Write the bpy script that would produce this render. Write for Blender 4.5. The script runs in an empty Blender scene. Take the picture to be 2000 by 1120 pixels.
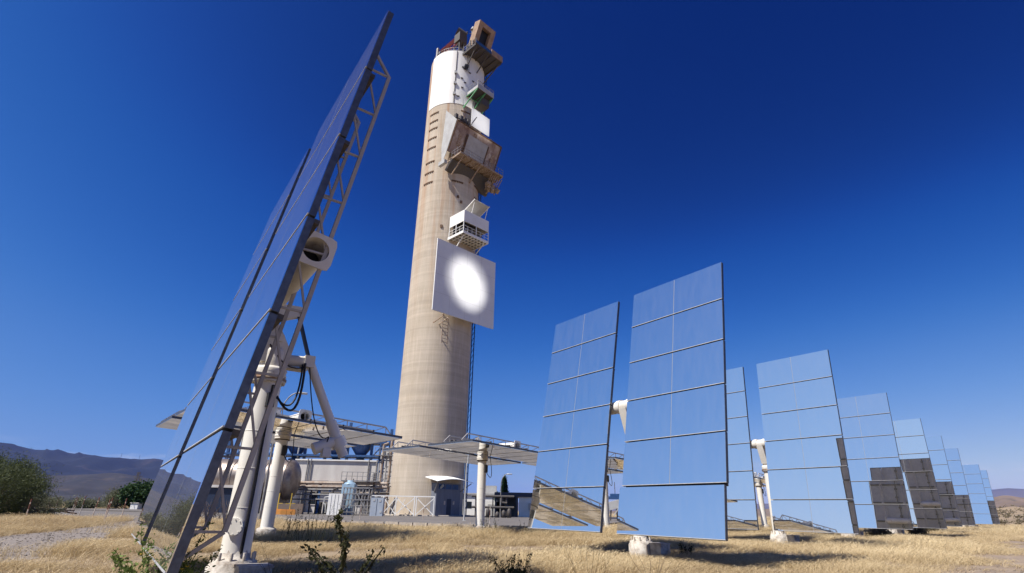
import bpy, math, random
import numpy as np
from mathutils import Vector, Matrix, noise

R = math.radians
sc = bpy.context.scene
col = sc.collection

# ------------------------------------------------------------------ camera, sky, sun, exposure
CAM_H = 0.88
cam_d = bpy.data.cameras.new('camera')
cam = bpy.data.objects.new('camera', cam_d)
col.objects.link(cam)
cam_d.sensor_width = 36.0
cam_d.lens = 36.0 * 1048.37 / 2000.0
cam_d.clip_start = 0.05
cam_d.clip_end = 60000
pitch, roll = R(22.636), R(1.121)
fw = Vector((0, math.cos(pitch), math.sin(pitch)))
u0 = Vector((0, -math.sin(pitch), math.cos(pitch)))
r0 = Vector((1, 0, 0))
rt = r0 * math.cos(roll) + u0 * math.sin(roll)
up = u0 * math.cos(roll) - r0 * math.sin(roll)
cm = Matrix((rt, up, -fw)).transposed().to_4x4()
cm.translation = (0, 0, CAM_H)
cam.matrix_world = cm
sc.camera = cam

SUN_AZ, SUN_EL = 55.0, 56.0          # azimuth from -Y towards -X
S = Vector((-math.sin(R(SUN_AZ)) * math.cos(R(SUN_EL)), -math.cos(R(SUN_AZ)) * math.cos(R(SUN_EL)), math.sin(R(SUN_EL))))
sun_d = bpy.data.lights.new('sun', 'SUN')
sun_d.energy = 5.0
sun_d.angle = R(0.53)
sun_d.color = (1.0, 0.95, 0.87)
sun = bpy.data.objects.new('sun', sun_d)
sun.rotation_euler = S.to_track_quat('Z', 'Y').to_euler()
sun.location = S * 200
col.objects.link(sun)

world = bpy.data.worlds.new('World')
sc.world = world
world.use_nodes = True
wn, wl = world.node_tree.nodes, world.node_tree.links
wn.clear()
w_out = wn.new('ShaderNodeOutputWorld')
w_bg = wn.new('ShaderNodeBackground')
w_bg.inputs['Strength'].default_value = 0.1
sky = wn.new('ShaderNodeTexSky')
sky.sky_type = 'NISHITA'
sky.sun_disc = False
sky.sun_elevation = R(SUN_EL)
sky.sun_rotation = R(180 + SUN_AZ)
sky.altitude = 500
sky.air_density = 0.7
sky.dust_density = 0.3
sky.ozone_density = 3.0
# the photograph's sky is deep and saturated: grade the physical sky with one tone curve per channel
sk1 = wn.new('ShaderNodeVectorMath'); sk1.operation = 'SCALE'; sk1.inputs['Scale'].default_value = 0.1
gam = wn.new('ShaderNodeVectorMath'); gam.operation = 'SCALE'; gam.inputs['Scale'].default_value = 5.0
crv = wn.new('ShaderNodeRGBCurve')
CURVES = (((.055, .0045), (.087, .020), (.158, .109), (.318, .28), (.525, .45), (1, .6)),
          ((.097, .033), (.151, .120), (.266, .305), (.477, .5), (.705, .663), (1, .75)),
          ((.2, .235), (.297, .54), (.467, .816), (.651, .929), (.8, .94), (1, .97)))
for ci, ptl in enumerate(CURVES):
    cv = crv.mapping.curves[ci]
    cv.points[1].location = ptl[-1]
    for q in ptl[:-1]:
        cv.points.new(*q)
crv.mapping.update()
wl.new(sky.outputs[0], sk1.inputs[0])
wl.new(sk1.outputs[0], crv.inputs['Color'])
wl.new(crv.outputs[0], gam.inputs[0])
# a few thin clouds low over the horizon, all the way round
tc = wn.new('ShaderNodeTexCoord')
mp = wn.new('ShaderNodeMapping')
mp.inputs['Scale'].default_value = (3.2, 3.2, 17.0)
mp.inputs['Location'].default_value = (0.35, 0.1, 0.0)
nz = wn.new('ShaderNodeTexNoise')
nz.inputs['Scale'].default_value = 2.2
nz.inputs['Detail'].default_value = 7
nz.inputs['Roughness'].default_value = 0.55
cr = wn.new('ShaderNodeMapRange')
cr.interpolation_type = 'SMOOTHSTEP'
cr.inputs['From Min'].default_value = 0.50
cr.inputs['From Max'].default_value = 0.70
sx = wn.new('ShaderNodeSeparateXYZ')
b1 = wn.new('ShaderNodeMapRange'); b1.interpolation_type = 'SMOOTHSTEP'
b1.inputs['From Min'].default_value = 0.025; b1.inputs['From Max'].default_value = 0.05
b2 = wn.new('ShaderNodeMapRange'); b2.interpolation_type = 'SMOOTHSTEP'
b2.inputs['From Min'].default_value = 0.085; b2.inputs['From Max'].default_value = 0.055
m1 = wn.new('ShaderNodeMath'); m1.operation = 'MULTIPLY'
m2 = wn.new('ShaderNodeMath'); m2.operation = 'MULTIPLY'
m3 = wn.new('ShaderNodeMath'); m3.operation = 'MULTIPLY'; m3.inputs[1].default_value = 0.75
mx = wn.new('ShaderNodeMix'); mx.data_type = 'RGBA'
mx.inputs[7].default_value = (4.6, 4.9, 5.4, 1)
wl.new(tc.outputs['Generated'], mp.inputs[0]); wl.new(mp.outputs[0], nz.inputs['Vector'])
wl.new(nz.outputs[0], cr.inputs[0]); wl.new(tc.outputs['Generated'], sx.inputs[0])
wl.new(sx.outputs[2], b1.inputs[0]); wl.new(sx.outputs[2], b2.inputs[0])
wl.new(b1.outputs[0], m1.inputs[0]); wl.new(b2.outputs[0], m1.inputs[1])
wl.new(m1.outputs[0], m2.inputs[0]); wl.new(cr.outputs[0], m2.inputs[1]); wl.new(m2.outputs[0], m3.inputs[0])
# clear skies brighten and pale towards the sun (scattering phase): factor from the angle to the sun
dt = wn.new('ShaderNodeVectorMath'); dt.operation = 'DOT_PRODUCT'; dt.inputs[1].default_value = S
nv = wn.new('ShaderNodeVectorMath'); nv.operation = 'NORMALIZE'
wl.new(tc.outputs['Generated'], nv.inputs[0]); wl.new(nv.outputs[0], dt.inputs[0])
c2 = wn.new('ShaderNodeMath'); c2.operation = 'MULTIPLY'
wl.new(dt.outputs['Value'], c2.inputs[0]); wl.new(dt.outputs['Value'], c2.inputs[1])
c3 = wn.new('ShaderNodeMath'); c3.operation = 'MULTIPLY_ADD'; c3.inputs[1].default_value = 2.0; c3.inputs[2].default_value = 0.0
c4 = wn.new('ShaderNodeMath'); c4.operation = 'ADD'; c4.inputs[1].default_value = 1.0
c5 = wn.new('ShaderNodeMath'); c5.operation = 'DIVIDE'
c6 = wn.new('ShaderNodeMath'); c6.operation = 'POWER'; c6.inputs[1].default_value = 1.5
wl.new(c2.outputs[0], c3.inputs[0]); wl.new(c2.outputs[0], c4.inputs[0])
wl.new(c3.outputs[0], c5.inputs[0]); wl.new(c4.outputs[0], c5.inputs[1]); wl.new(c5.outputs[0], c6.inputs[0])
kk = wn.new('ShaderNodeVectorMath'); kk.operation = 'MULTIPLY_ADD'
kk.inputs[1].default_value = (2.4, 1.15, 0.35); kk.inputs[2].default_value = (1, 1, 1)
c7 = wn.new('ShaderNodeMath'); c7.operation = 'MULTIPLY_ADD'; c7.inputs[1].default_value = -1.75; c7.inputs[2].default_value = 1.75; c7.use_clamp = False
c8 = wn.new('ShaderNodeMath'); c8.operation = 'MULTIPLY'
wl.new(sx.outputs[2], c7.inputs[0]); wl.new(c7.outputs[0], c8.inputs[0]); wl.new(c6.outputs[0], c8.inputs[1])
wl.new(c8.outputs[0], kk.inputs[0])
ph = wn.new('ShaderNodeVectorMath'); ph.operation = 'MULTIPLY'
wl.new(gam.outputs[0], ph.inputs[0]); wl.new(kk.outputs[0], ph.inputs[1])
wl.new(m3.outputs[0], mx.inputs[0]); wl.new(ph.outputs[0], mx.inputs[6])
wl.new(mx.outputs[2], w_bg.inputs['Color'])
wl.new(w_bg.outputs[0], w_out.inputs['Surface'])

sc.view_settings.view_transform = 'Standard'
sc.view_settings.look = 'None'
sc.view_settings.gamma = 1.0
sc.view_settings.use_curve_mapping = False
sc.view_settings.exposure = 0.55
sc.render.engine = 'CYCLES'
sc.cycles.use_denoising = True
sc.cycles.caustics_reflective = False
sc.cycles.caustics_refractive = False
sc.cycles.max_bounces = 8
sc.cycles.volume_bounces = 0

random.seed(7)
FZ = -0.16          # the meadow lies a little below the paved yard
rng = np.random.default_rng(11)


# ------------------------------------------------------------------ materials
def mat(name, c1, c2=None, scale=3.0, rough=0.7, metal=0.0, bump=0.0, bscale=None, stretch=(1, 1, 1), lo=0.35, hi=0.65, c3=None, s3=1.0, t3=(0.6, 0.75), spec=0.4, st3=(1, 1, 1), detail=6):
    m = bpy.data.materials.new(name)
    m.use_nodes = True
    nt = m.node_tree
    n, l = nt.nodes, nt.links
    bs = n['Principled BSDF']
    bs.inputs['Roughness'].default_value = rough
    bs.inputs['Metallic'].default_value = metal
    bs.inputs['Specular IOR Level'].default_value = spec
    bs.inputs['Base Color'].default_value = (*c1, 1)
    if c2 is None and not bump:
        return m
    t = n.new('ShaderNodeTexCoord')
    oi = n.new('ShaderNodeObjectInfo')
    mul = n.new('ShaderNodeVectorMath'); mul.operation = 'SCALE'
    mul.inputs[0].default_value = (31.0, 17.0, 23.0)
    l.new(oi.outputs['Random'], mul.inputs['Scale'])
    add = n.new('ShaderNodeVectorMath')
    l.new(t.outputs['Object'], add.inputs[0]); l.new(mul.outputs[0], add.inputs[1])

    def nse(sca, st, det=detail):
        mpn = n.new('ShaderNodeMapping')
        mpn.inputs['Scale'].default_value = st
        l.new(add.outputs[0], mpn.inputs[0])
        q = n.new('ShaderNodeTexNoise')
        q.inputs['Scale'].default_value = sca
        q.inputs['Detail'].default_value = det
        q.inputs['Roughness'].default_value = 0.62
        l.new(mpn.outputs[0], q.inputs['Vector'])
        return q
    cur = None
    if c2 is not None:
        q = nse(scale, stretch)
        rg = n.new('ShaderNodeMapRange')
        rg.inputs['From Min'].default_value = lo
        rg.inputs['From Max'].default_value = hi
        l.new(q.outputs[0], rg.inputs[0])
        mxn = n.new('ShaderNodeMix'); mxn.data_type = 'RGBA'
        mxn.inputs[6].default_value = (*c1, 1); mxn.inputs[7].default_value = (*c2, 1)
        l.new(rg.outputs[0], mxn.inputs[0])
        cur = mxn.outputs[2]
    if c3 is not None:
        q = nse(s3, st3)
        rg = n.new('ShaderNodeMapRange')
        rg.inputs['From Min'].default_value = t3[0]
        rg.inputs['From Max'].default_value = t3[1]
        l.new(q.outputs[0], rg.inputs[0])
        mxn = n.new('ShaderNodeMix'); mxn.data_type = 'RGBA'
        mxn.inputs[7].default_value = (*c3, 1)
        l.new(cur, mxn.inputs[6])
        l.new(rg.outputs[0], mxn.inputs[0])
        cur = mxn.outputs[2]
    if cur is not None:
        l.new(cur, bs.inputs['Base Color'])
    if bump:
        q = nse(bscale or scale * 4, stretch)
        bp = n.new('ShaderNodeBump')
        bp.inputs['Strength'].default_value = bump
        bp.inputs['Distance'].default_value = 0.02
        l.new(q.outputs[0], bp.inputs['Height'])
        l.new(bp.outputs[0], bs.inputs['Normal'])
    return m


MT = {}
MT['white'] = mat('white_paint', (0.74, 0.71, 0.66), (0.62, 0.58, 0.51), 2.5, 0.5, c3=(0.28, 0.16, 0.09), s3=6, t3=(0.63, 0.76), bump=0.08)
MT['whitepole'] = mat('white_pole_paint', (0.82, 0.80, 0.76), (0.74, 0.71, 0.66), 1.8, 0.42, c3=(0.36, 0.26, 0.17), s3=4, t3=(0.64, 0.80), st3=(2, 2, .25), stretch=(1, 1, .3), bump=0.06)
MT['rust'] = mat('rusty_steel', (0.20, 0.10, 0.05), (0.45, 0.38, 0.30), 6, 0.8)
MT['truss'] = mat('grey_white_truss_paint', (0.46, 0.435, 0.415), (0.36, 0.335, 0.315), 4, 0.55)
MT['galv'] = mat('galvanised_steel', (0.12, 0.13, 0.15), (0.075, 0.08, 0.10), 14, 0.42, metal=0.5, bump=0.03)
MT['traygrey'] = mat('grey_panel_back', (0.44, 0.43, 0.435), (0.37, 0.36, 0.365), 5, 0.65)
MT['trim'] = mat('aluminium_edge_trim', (0.48, 0.48, 0.49), (0.34, 0.34, 0.35), 9, 0.45)  # pale colour painted in for the lit edge of the facet trays
MT['gap'] = mat('panel_joint', (0.33, 0.34, 0.36), None, rough=0.5)
MT['dark'] = mat('dark_rubber', (0.015, 0.015, 0.018), None, rough=0.5)
MT['darksteel'] = mat('dark_steel', (0.05, 0.05, 0.06), (0.10, 0.08, 0.06), 8, 0.6)
MT['navy'] = mat('dark_blue_rod', (0.02, 0.03, 0.06), None, rough=0.35)
MT['conc'] = mat('painted_concrete', (0.62, 0.58, 0.53), (0.27, 0.22, 0.18), 6, 0.9, bump=0.5, lo=0.42, hi=0.68)
MT['blue'] = mat('blue_steel', (0.03, 0.09, 0.24), (0.02, 0.05, 0.13), 2, 0.5)
MT['bluelight'] = mat('light_blue_plastic', (0.30, 0.42, 0.52), (0.24, 0.34, 0.44), 2, 0.4)
MT['wall'] = mat('white_render_wall', (0.60, 0.57, 0.53), (0.50, 0.46, 0.43), 0.7, 0.85, stretch=(1, 1, .25), c3=(0.45, 0.40, 0.35), s3=1.5, t3=(.62, .8), st3=(3, 3, .2))
MT['wallwhite'] = mat('bright_white_wall', (0.80, 0.79, 0.76), (0.72, 0.70, 0.66), 0.9, 0.8)
MT['grey'] = mat('grey_steel', (0.30, 0.30, 0.31), (0.20, 0.18, 0.16), 3, 0.55, metal=0.2)
MT['pipe'] = mat('pipe_lagging', (0.42, 0.36, 0.30), (0.28, 0.18, 0.12), 2.5, 0.6)
MT['tank'] = mat('weathered_tank_cladding', (0.30, 0.26, 0.23), (0.17, 0.13, 0.11), 1.2, 0.42, metal=0.6, bump=0.06)
MT['tan'] = mat('tan_refractory', (0.40, 0.27, 0.18), (0.24, 0.15, 0.10), 1.3, 0.8)
MT['receiver'] = mat('stained_receiver_face', (0.42, 0.34, 0.29), (0.20, 0.12, 0.09), 0.8, 0.8, stretch=(1, 1, .35), c3=(0.62, 0.56, 0.50), s3=.6, t3=(.52, .7))
MT['greyside'] = mat('grey_cladding', (0.46, 0.46, 0.45), (0.36, 0.35, 0.34), .8, 0.6)
MT['slot'] = mat('rusted_corbel', (0.10, 0.06, 0.04), (0.20, 0.12, 0.07), 3, 0.9)
MT['target'] = mat('white_target_paint', (0.72, 0.72, 0.72), (0.67, 0.67, 0.68), .5, 0.9)
MT['green'] = mat('green_steel', (0.10, 0.34, 0.15), (0.07, 0.22, 0.10), 2, 0.5)
MT['red'] = mat('red_oxide_steel', (0.36, 0.08, 0.06), (0.24, 0.06, 0.04), 2, 0.6)
MT['doorgrey'] = mat('grey_sheet_metal', (0.17, 0.18, 0.22), (0.13, 0.14, 0.17), .9, 0.55, stretch=(4, 4, .5))
MT['orange'] = mat('orange_plastic', (0.62, 0.27, 0.06), None, rough=.5)
MT['yellow'] = mat('yellow_paint', (0.60, 0.40, 0.05), None, rough=.5)
MT['postred'] = mat('rust_red_post', (0.19, 0.075, 0.05), (0.14, 0.055, 0.035), 6, .8)
MT['postwhite'] = mat('weathered_white_post', (0.62, 0.56, 0.48), (0.42, 0.30, 0.22), 5, .8)
MT['wood'] = mat('grey_scrap_wood', (0.16, 0.11, 0.08), (0.07, 0.05, 0.04), 4, .9)
MT['bark'] = mat('bark', (0.12, 0.085, 0.06), (0.07, 0.05, 0.035), 6, .9)
MT['glass'] = mat('dark_window_glass', (0.02, 0.025, 0.03), None, rough=.1)
MT['lampglass'] = mat('lamp_cover', (0.55, 0.55, 0.52), None, rough=.3)


def leafmat(name, a, b, tr=0.25):
    m = bpy.data.materials.new(name)
    m.use_nodes = True
    n, l = m.node_tree.nodes, m.node_tree.links
    bs = n['Principled BSDF']
    bs.inputs['Roughness'].default_value = 0.65
    bs.inputs['Specular IOR Level'].default_value = 0.25
    g = n.new('ShaderNodeNewGeometry')
    mxn = n.new('ShaderNodeMix'); mxn.data_type = 'RGBA'
    mxn.inputs[6].default_value = (*a, 1); mxn.inputs[7].default_value = (*b, 1)
    l.new(g.outputs['Random Per Island'], mxn.inputs[0])
    l.new(mxn.outputs[2], bs.inputs['Base Color'])
    ts = n.new('ShaderNodeBsdfTranslucent')
    l.new(mxn.outputs[2], ts.inputs['Color'])
    ms = n.new('ShaderNodeMixShader')
    ms.inputs[0].default_value = tr
    l.new(bs.outputs[0], ms.inputs[1]); l.new(ts.outputs[0], ms.inputs[2])
    l.new(ms.outputs[0], n['Material Output'].inputs['Surface'])
    return m


MT['leaf_olive'] = leafmat('olive_leaves', (0.085, 0.10, 0.035), (0.045, 0.06, 0.022))
MT['leaf_dark'] = leafmat('dark_green_leaves', (0.035, 0.075, 0.02), (0.02, 0.045, 0.014))
MT['leaf_fresh'] = leafmat('fresh_green_leaves', (0.16, 0.22, 0.05), (0.09, 0.13, 0.03))
MT['leaf_grey'] = leafmat('grey_green_leaves', (0.17, 0.17, 0.10), (0.10, 0.11, 0.06))
MT['leaf_thistle'] = leafmat('thistle_leaves', (0.055, 0.06, 0.02), (0.03, 0.028, 0.012))
MT['leaf_scrub'] = leafmat('scrub_leaves', (0.17, 0.14, 0.085), (0.10, 0.085, 0.05))
MT['flower'] = mat('yellow_petals', (0.75, 0.50, 0.02), None, rough=.6)


def mirror_mat():
    m = bpy.data.materials.new('silvered_mirror_glass')
    m.use_nodes = True
    n, l = m.node_tree.nodes, m.node_tree.links
    bs = n['Principled BSDF']
    bs.inputs['Base Color'].default_value = (0.90, 0.92, 0.92, 1)
    bs.inputs['Metallic'].default_value = 1.0
    bs.inputs['Roughness'].default_value = 0.0
    df = n.new('ShaderNodeBsdfDiffuse')
    df.inputs['Color'].default_value = (0.62, 0.60, 0.56, 1)
    t = n.new('ShaderNodeTexCoord')
    oi = n.new('ShaderNodeObjectInfo')
    mul = n.new('ShaderNodeVectorMath'); mul.operation = 'SCALE'; mul.inputs[0].default_value = (31, 17, 23)
    l.new(oi.outputs['Random'], mul.inputs['Scale'])
    add = n.new('ShaderNodeVectorMath')
    l.new(t.outputs['Object'], add.inputs[0]); l.new(mul.outputs[0], add.inputs[1])
    mpn = n.new('ShaderNodeMapping'); mpn.inputs['Scale'].default_value = (4, 1, .8)
    l.new(add.outputs[0], mpn.inputs[0])
    q = n.new('ShaderNodeTexNoise'); q.inputs['Scale'].default_value = 2.0; q.inputs['Detail'].default_value = 5
    l.new(mpn.outputs[0], q.inputs['Vector'])
    rg = n.new('ShaderNodeMapRange')
    rg.inputs['From Min'].default_value = 0.3; rg.inputs['From Max'].default_value = 0.8
    rg.inputs['To Min'].default_value = 0.025; rg.inputs['To Max'].default_value = 0.06
    l.new(q.outputs[0], rg.inputs[0])
    ms = n.new('ShaderNodeMixShader')
    l.new(rg.outputs[0], ms.inputs[0]); l.new(bs.outputs[0], ms.inputs[1]); l.new(df.outputs[0], ms.inputs[2])
    l.new(ms.outputs[0], n['Material Output'].inputs['Surface'])
    return m


MT['mirror'] = mirror_mat()


# ------------------------------------------------------------------ mesh helpers
class MB:
    def __init__(self):
        self.v, self.f, self.s = [], [], []

    def add(self, verts, faces, smooth=False):
        o = len(self.v)
        self.v += [tuple(x) for x in verts]
        self.f += [tuple(i + o for i in f) for f in faces]
        self.s += [smooth] * len(faces)
        return self

    def box(self, c, s, m=None):
        hx, hy, hz = s[0] / 2, s[1] / 2, s[2] / 2
        vs = [Vector((x, y, z)) for x in (-hx, hx) for y in (-hy, hy) for z in (-hz, hz)]
        if m is not None:
            vs = [m @ x for x in vs]
        c = Vector(c)
        return self.add([x + c for x in vs], [(0, 1, 3, 2), (4, 6, 7, 5), (0, 4, 5, 1), (2, 3, 7, 6), (0, 2, 6, 4), (1, 5, 7, 3)])

    def bb(self, a, b):
        return self.box([(a[i] + b[i]) / 2 for i in range(3)], [abs(b[i] - a[i]) for i in range(3)])

    def frame(self, p0, p1):
        d = (Vector(p1) - Vector(p0)).normalized()
        a = Vector((0, 0, 1)) if abs(d.z) < 0.95 else Vector((1, 0, 0))
        x = d.cross(a).normalized()
        return d, x, x.cross(d).normalized()

    def beam(self, p0, p1, w, h=None):
        h = h or w
        d, x, y = self.frame(p0, p1)
        vs = []
        for p in (Vector(p0), Vector(p1)):
            for i, j in ((-1, -1), (1, -1), (1, 1), (-1, 1)):
                vs.append(p + x * (i * w / 2) + y * (j * h / 2))
        return self.add(vs, [(0, 1, 2, 3), (7, 6, 5, 4), (0, 4, 5, 1), (1, 5, 6, 2), (2, 6, 7, 3), (3, 7, 4, 0)])

    def cyl(self, p0, p1, r0, r1=None, n=12, caps=True):
        r1 = r0 if r1 is None else r1
        d, x, y = self.frame(p0, p1)
        vs = []
        for p, r in ((Vector(p0), r0), (Vector(p1), r1)):
            for k in range(n):
                a = 2 * math.pi * k / n
                vs.append(p + x * (r * math.cos(a)) + y * (r * math.sin(a)))
        self.add(vs, [((k + 1) % n, k, n + k, n + (k + 1) % n) for k in range(n)], True)
        if caps:
            self.add(vs, [tuple(range(n)), tuple(range(2 * n - 1, n - 1, -1))])
        return self

    def lathe(self, prof, n=24, c=(0, 0, 0), a0=0.0, a1=2 * math.pi):
        full = abs(a1 - a0 - 2 * math.pi) < 1e-6
        m = n if full else n + 1
        vs = []
        for r, z in prof:
            for k in range(m):
                a = a0 + (a1 - a0) * k / n
                vs.append((c[0] + r * math.cos(a), c[1] + r * math.sin(a), c[2] + z))
        fs = []
        for i in range(len(prof) - 1):
            for k in range(n):
                k2 = (k + 1) % m
                fs.append((i * m + k, i * m + k2, (i + 1) * m + k2, (i + 1) * m + k))
        return self.add(vs, fs, True)

    def tube(self, pts, r, n=6):
        for a, b in zip(pts[:-1], pts[1:]):
            self.cyl(a, b, r, n=n, caps=True)
        return self

    def prism(self, poly, off):
        n = len(poly)
        off = Vector(off)
        vs = [Vector(p) for p in poly] + [Vector(p) + off for p in poly]
        return self.add(vs, [tuple(range(n)), tuple(range(2 * n - 1, n - 1, -1))] + [(k, n + k, n + (k + 1) % n, (k + 1) % n) for k in range(n)])

    def mesh(self, name, m):
        me = bpy.data.meshes.new(name)
        me.from_pydata(self.v, [], self.f)
        me.polygons.foreach_set('use_smooth', self.s)
        me.materials.append(m)
        me.update()
        return me

    def build(self, name, m, parent=None, **kw):
        return put(name, self.mesh(name, m), parent, **kw)


def put(name, me, parent=None, matrix=None, label=None, category=None, group=None, kind=None):
    o = bpy.data.objects.new(name, me)
    col.objects.link(o)
    if parent is not None:
        o.parent = parent
    if matrix is not None:
        o.matrix_local = matrix
    tag(o, label, category, group, kind)
    return o


def tag(o, label=None, category=None, group=None, kind=None):
    for k, v in (('label', label), ('category', category), ('group', group), ('kind', kind)):
        if v:
            o[k] = v
    return o


def empty(name, loc, rz=0.0, **kw):
    o = bpy.data.objects.new(name, None)
    col.objects.link(o)
    o.location = loc
    o.rotation_euler = (0, 0, rz)
    o.empty_display_size = 0.3
    tag(o, **kw)
    return o


def sag(a, b, d, n=8, side=(0, 0, 0)):
    a, b = Vector(a), Vector(b)
    return [a.lerp(b, t) + (Vector((0, 0, -d)) + Vector(side)) * (4 * t * (1 - t)) for t in [k / n for k in range(n + 1)]]


# ------------------------------------------------------------------ ground, tracks, roads
def line_d(px, py, a, b):
    ax, ay = a; bx, by = b
    dx, dy = bx - ax, by - ay
    L = math.hypot(dx, dy)
    return ((px - ax) * dy - (py - ay) * dx) / L      # >0 : right of a->b


def ground_mat():
    m = mat('dry_field_soil', (0.27, 0.205, 0.135), (0.19, 0.14, 0.095), 0.35, 0.95, bump=0.5, bscale=9, c3=(0.32, 0.25, 0.16), s3=1.7, t3=(.5, .72))
    return m


g = MB()
radii = [0, 3, 6, 10, 15, 22, 32, 46, 66, 95, 140, 200, 300, 500, 900, 1600, 3000, 6000, 12000, 26000]
NS = 72
vs = [(0, 0, FZ)]
for r in radii[1:]:
    for k in range(NS):
        a = 2 * math.pi * k / NS
        vs.append((r * math.sin(a), r * math.cos(a), FZ))
fs = [(0, 1 + (k + 1) % NS, 1 + k) for k in range(NS)]
for i in range(len(radii) - 2):
    for k in range(NS):
        a, b = 1 + i * NS + k, 1 + i * NS + (k + 1) % NS
        fs.append((a, b, b + NS, a + NS))
g.add(vs, fs)
ground = g.build('ground', ground_mat(), kind='structure')


def strip(name, left, right, z, m, jag=0.0, nsub=14, kind='structure'):
    """A sheet between two polylines, with worn edges."""
    def res(pl):
        pl = [Vector((*p, 0)) for p in pl]
        out = []
        for a, b in zip(pl[:-1], pl[1:]):
            for k in range(nsub):
                out.append(a.lerp(b, k / nsub))
        return out + [pl[-1]]
    A, B = res(left), res(right)
    mb = MB()
    vs = []
    for i, (a, b) in enumerate(zip(A, B)):
        d = (b - a).normalized()
        a = a + d * jag * noise.noise(a * 0.9)
        b = b + d * jag * noise.noise(b * 0.9 + Vector((9, 9, 9)))
        vs += [(a.x, a.y, z), (b.x, b.y, z)]
    mb.add(vs, [(2 * i, 2 * i + 1, 2 * i + 3, 2 * i + 2) for i in range(len(A) - 1)])
    return mb.build(name, m, kind=kind)


MT['gravel'] = mat('gravel_soil', (0.215, 0.185, 0.165), (0.16, 0.135, 0.12), 2.5, 0.95, bump=0.4, bscale=22, c3=(.25, .22, .19), s3=14, t3=(.55, .7))
MT['asphalt'] = mat('old_asphalt', (0.15, 0.135, 0.125), (0.11, 0.10, 0.095), 0.5, 0.9, bump=0.25, bscale=40, c3=(.22, .19, .16), s3=.35, t3=(.55, .72))
MT['dirt'] = mat('bare_track_soil', (0.27, 0.205, 0.15), (0.20, 0.155, 0.12), 0.8, 0.95, bump=0.6, bscale=15, c3=(.36, .30, .24), s3=3, t3=(.55, .7))
MT['kerb'] = mat('kerb_concrete', (0.42, 0.37, 0.32), (0.30, 0.26, 0.22), 3, .9)

GRAV_U = [(-10.0, 8.5), (-15.7, 18.3), (-16.9, 21.9), (-19.0, 26.9), (-23.9, 37.4), (-31, 56)]
GRAV_L = [(-4.9, 4.6), (-8.6, 10.2), (-9.6, 12.6), (-11.0, 15.8), (-14.2, 22.0), (-20, 36)]
strip('gravel_track', GRAV_U, GRAV_L, FZ + 0.006, MT['gravel'], 0.5)
ROAD_U = [(-150, 95), (-68.6, 100), (-45, 95), (-30, 78)]
ROAD_L = [(-130, 52), (-46, 56), (-27.5, 37.5), (-17, 40)]
YARD = [(-33, 66), (-15, 40), (-11.2, 37.0), (-7.5, 36.4), (-0.9, 32.9), (3.5, 31.5), (6.5, 44), (12, 60), (20, 76), (30, 120), (-70, 120), (-60, 78)]
yb = MB()
yb.prism([(x, y, 0.004) for x, y in YARD], (0, 0, -.4))
yb.build('service_yard', MT['asphalt'], kind='structure')
strip('asphalt_road', ROAD_U, ROAD_L, FZ + 0.011, MT['asphalt'], 0.4)
TRK_A, TRK_B = (4.6, 7.5), (43.0, 48.0)
strip('dirt_track', [(-.5, 2.0), (6.4, 10.0), (25.2, 30.0), (41.0, 46.5), (92.0, 100)], [(14, 2), (20.5, 10.0), (40, 30.0), (57.0, 46.5), (110, 100)], FZ + 0.005, MT['dirt'], 1.2)

kb = empty('yard_kerb', (0, 0, 0), kind='structure')
kpts = [(-15, 40), (-11.2, 37.0), (-7.5, 36.4), (-0.9, 32.9), (3.5, 31.5)]
kme = MB().box((0, -.08, -0.06), (0.98, 0.14, 0.34)).mesh('kerb_stone', MT['kerb'])
for a, b in zip(kpts[:-1], kpts[1:]):
    L = math.hypot(b[0] - a[0], b[1] - a[1])
    for k in range(int(L)):
        t = (k + .5) / int(L)
        put('kerb_stone', kme, kb, Matrix.Translation((a[0] + (b[0] - a[0]) * t, a[1] + (b[1] - a[1]) * t, random.uniform(-.02, .01))) @ Matrix.Rotation(math.atan2(b[1] - a[1], b[0] - a[0]), 4, 'Z'))


# ------------------------------------------------------------------ hills and mountains
def fbm(x, y, z, o=5):
    s, a = 0.0, 1.0
    for _ in range(o):
        s += a * noise.noise(Vector((x, y, z)))
        x, y, z, a = x * 2.03, y * 2.03, z * 2.03, a * 0.5
    return s


def ridge(name, d0, d1, d2, az0, az1, el, m, na=220, nd=40, rough=0.35, seed=0.0, fall=2.0, fade=6.0):
    mb = MB()
    vs = []
    for j in range(nd + 1):
        t = j / nd
        d = d0 + (d2 - d0) * t
        for i in range(na + 1):
            az = az0 + (az1 - az0) * i / na
            x, y = d * math.sin(R(az)), d * math.cos(R(az))
            e = el(az) * min(1, (az - az0) / fade + 0.02, (az1 - az) / fade + 0.02)
            Hh = d1 * math.tan(R(max(e, 0.0)))
            tt = (d - d0) / (d1 - d0)
            sh = min(tt, 1.0) ** 1.25 if tt < 1 else max(0, 1 - (tt - 1) * fall * .5)
            sh = sh if tt >= 1 else sh * 0.9 + 0.1 * (sh ** 3)
            k = 9.0 / d1
            nn = fbm(x * k + seed, y * k, seed)
            rd = 1 - abs(fbm(x * k * 1.7 + seed, y * k * 1.7, seed + 5, 4))
            z = Hh * sh * (1 - rough * .55 + rough * (0.55 * nn + 0.65 * rd)) if tt < .97 else Hh * sh * (0.97 + rough * .12 * nn)
            if tt < 0.97:
                z = min(z, Hh * (0.30 + 0.70 * tt))
            vs.append((x, y, z - 0.5 if j else -3))
    fs = []
    for j in range(nd):
        for i in range(na):
            a = j * (na + 1) + i
            fs.append((a, a + 1, a + na + 2, a + na + 1))
    mb.add(vs, fs, True)
    return mb.build(name, m, kind='structure')


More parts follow.
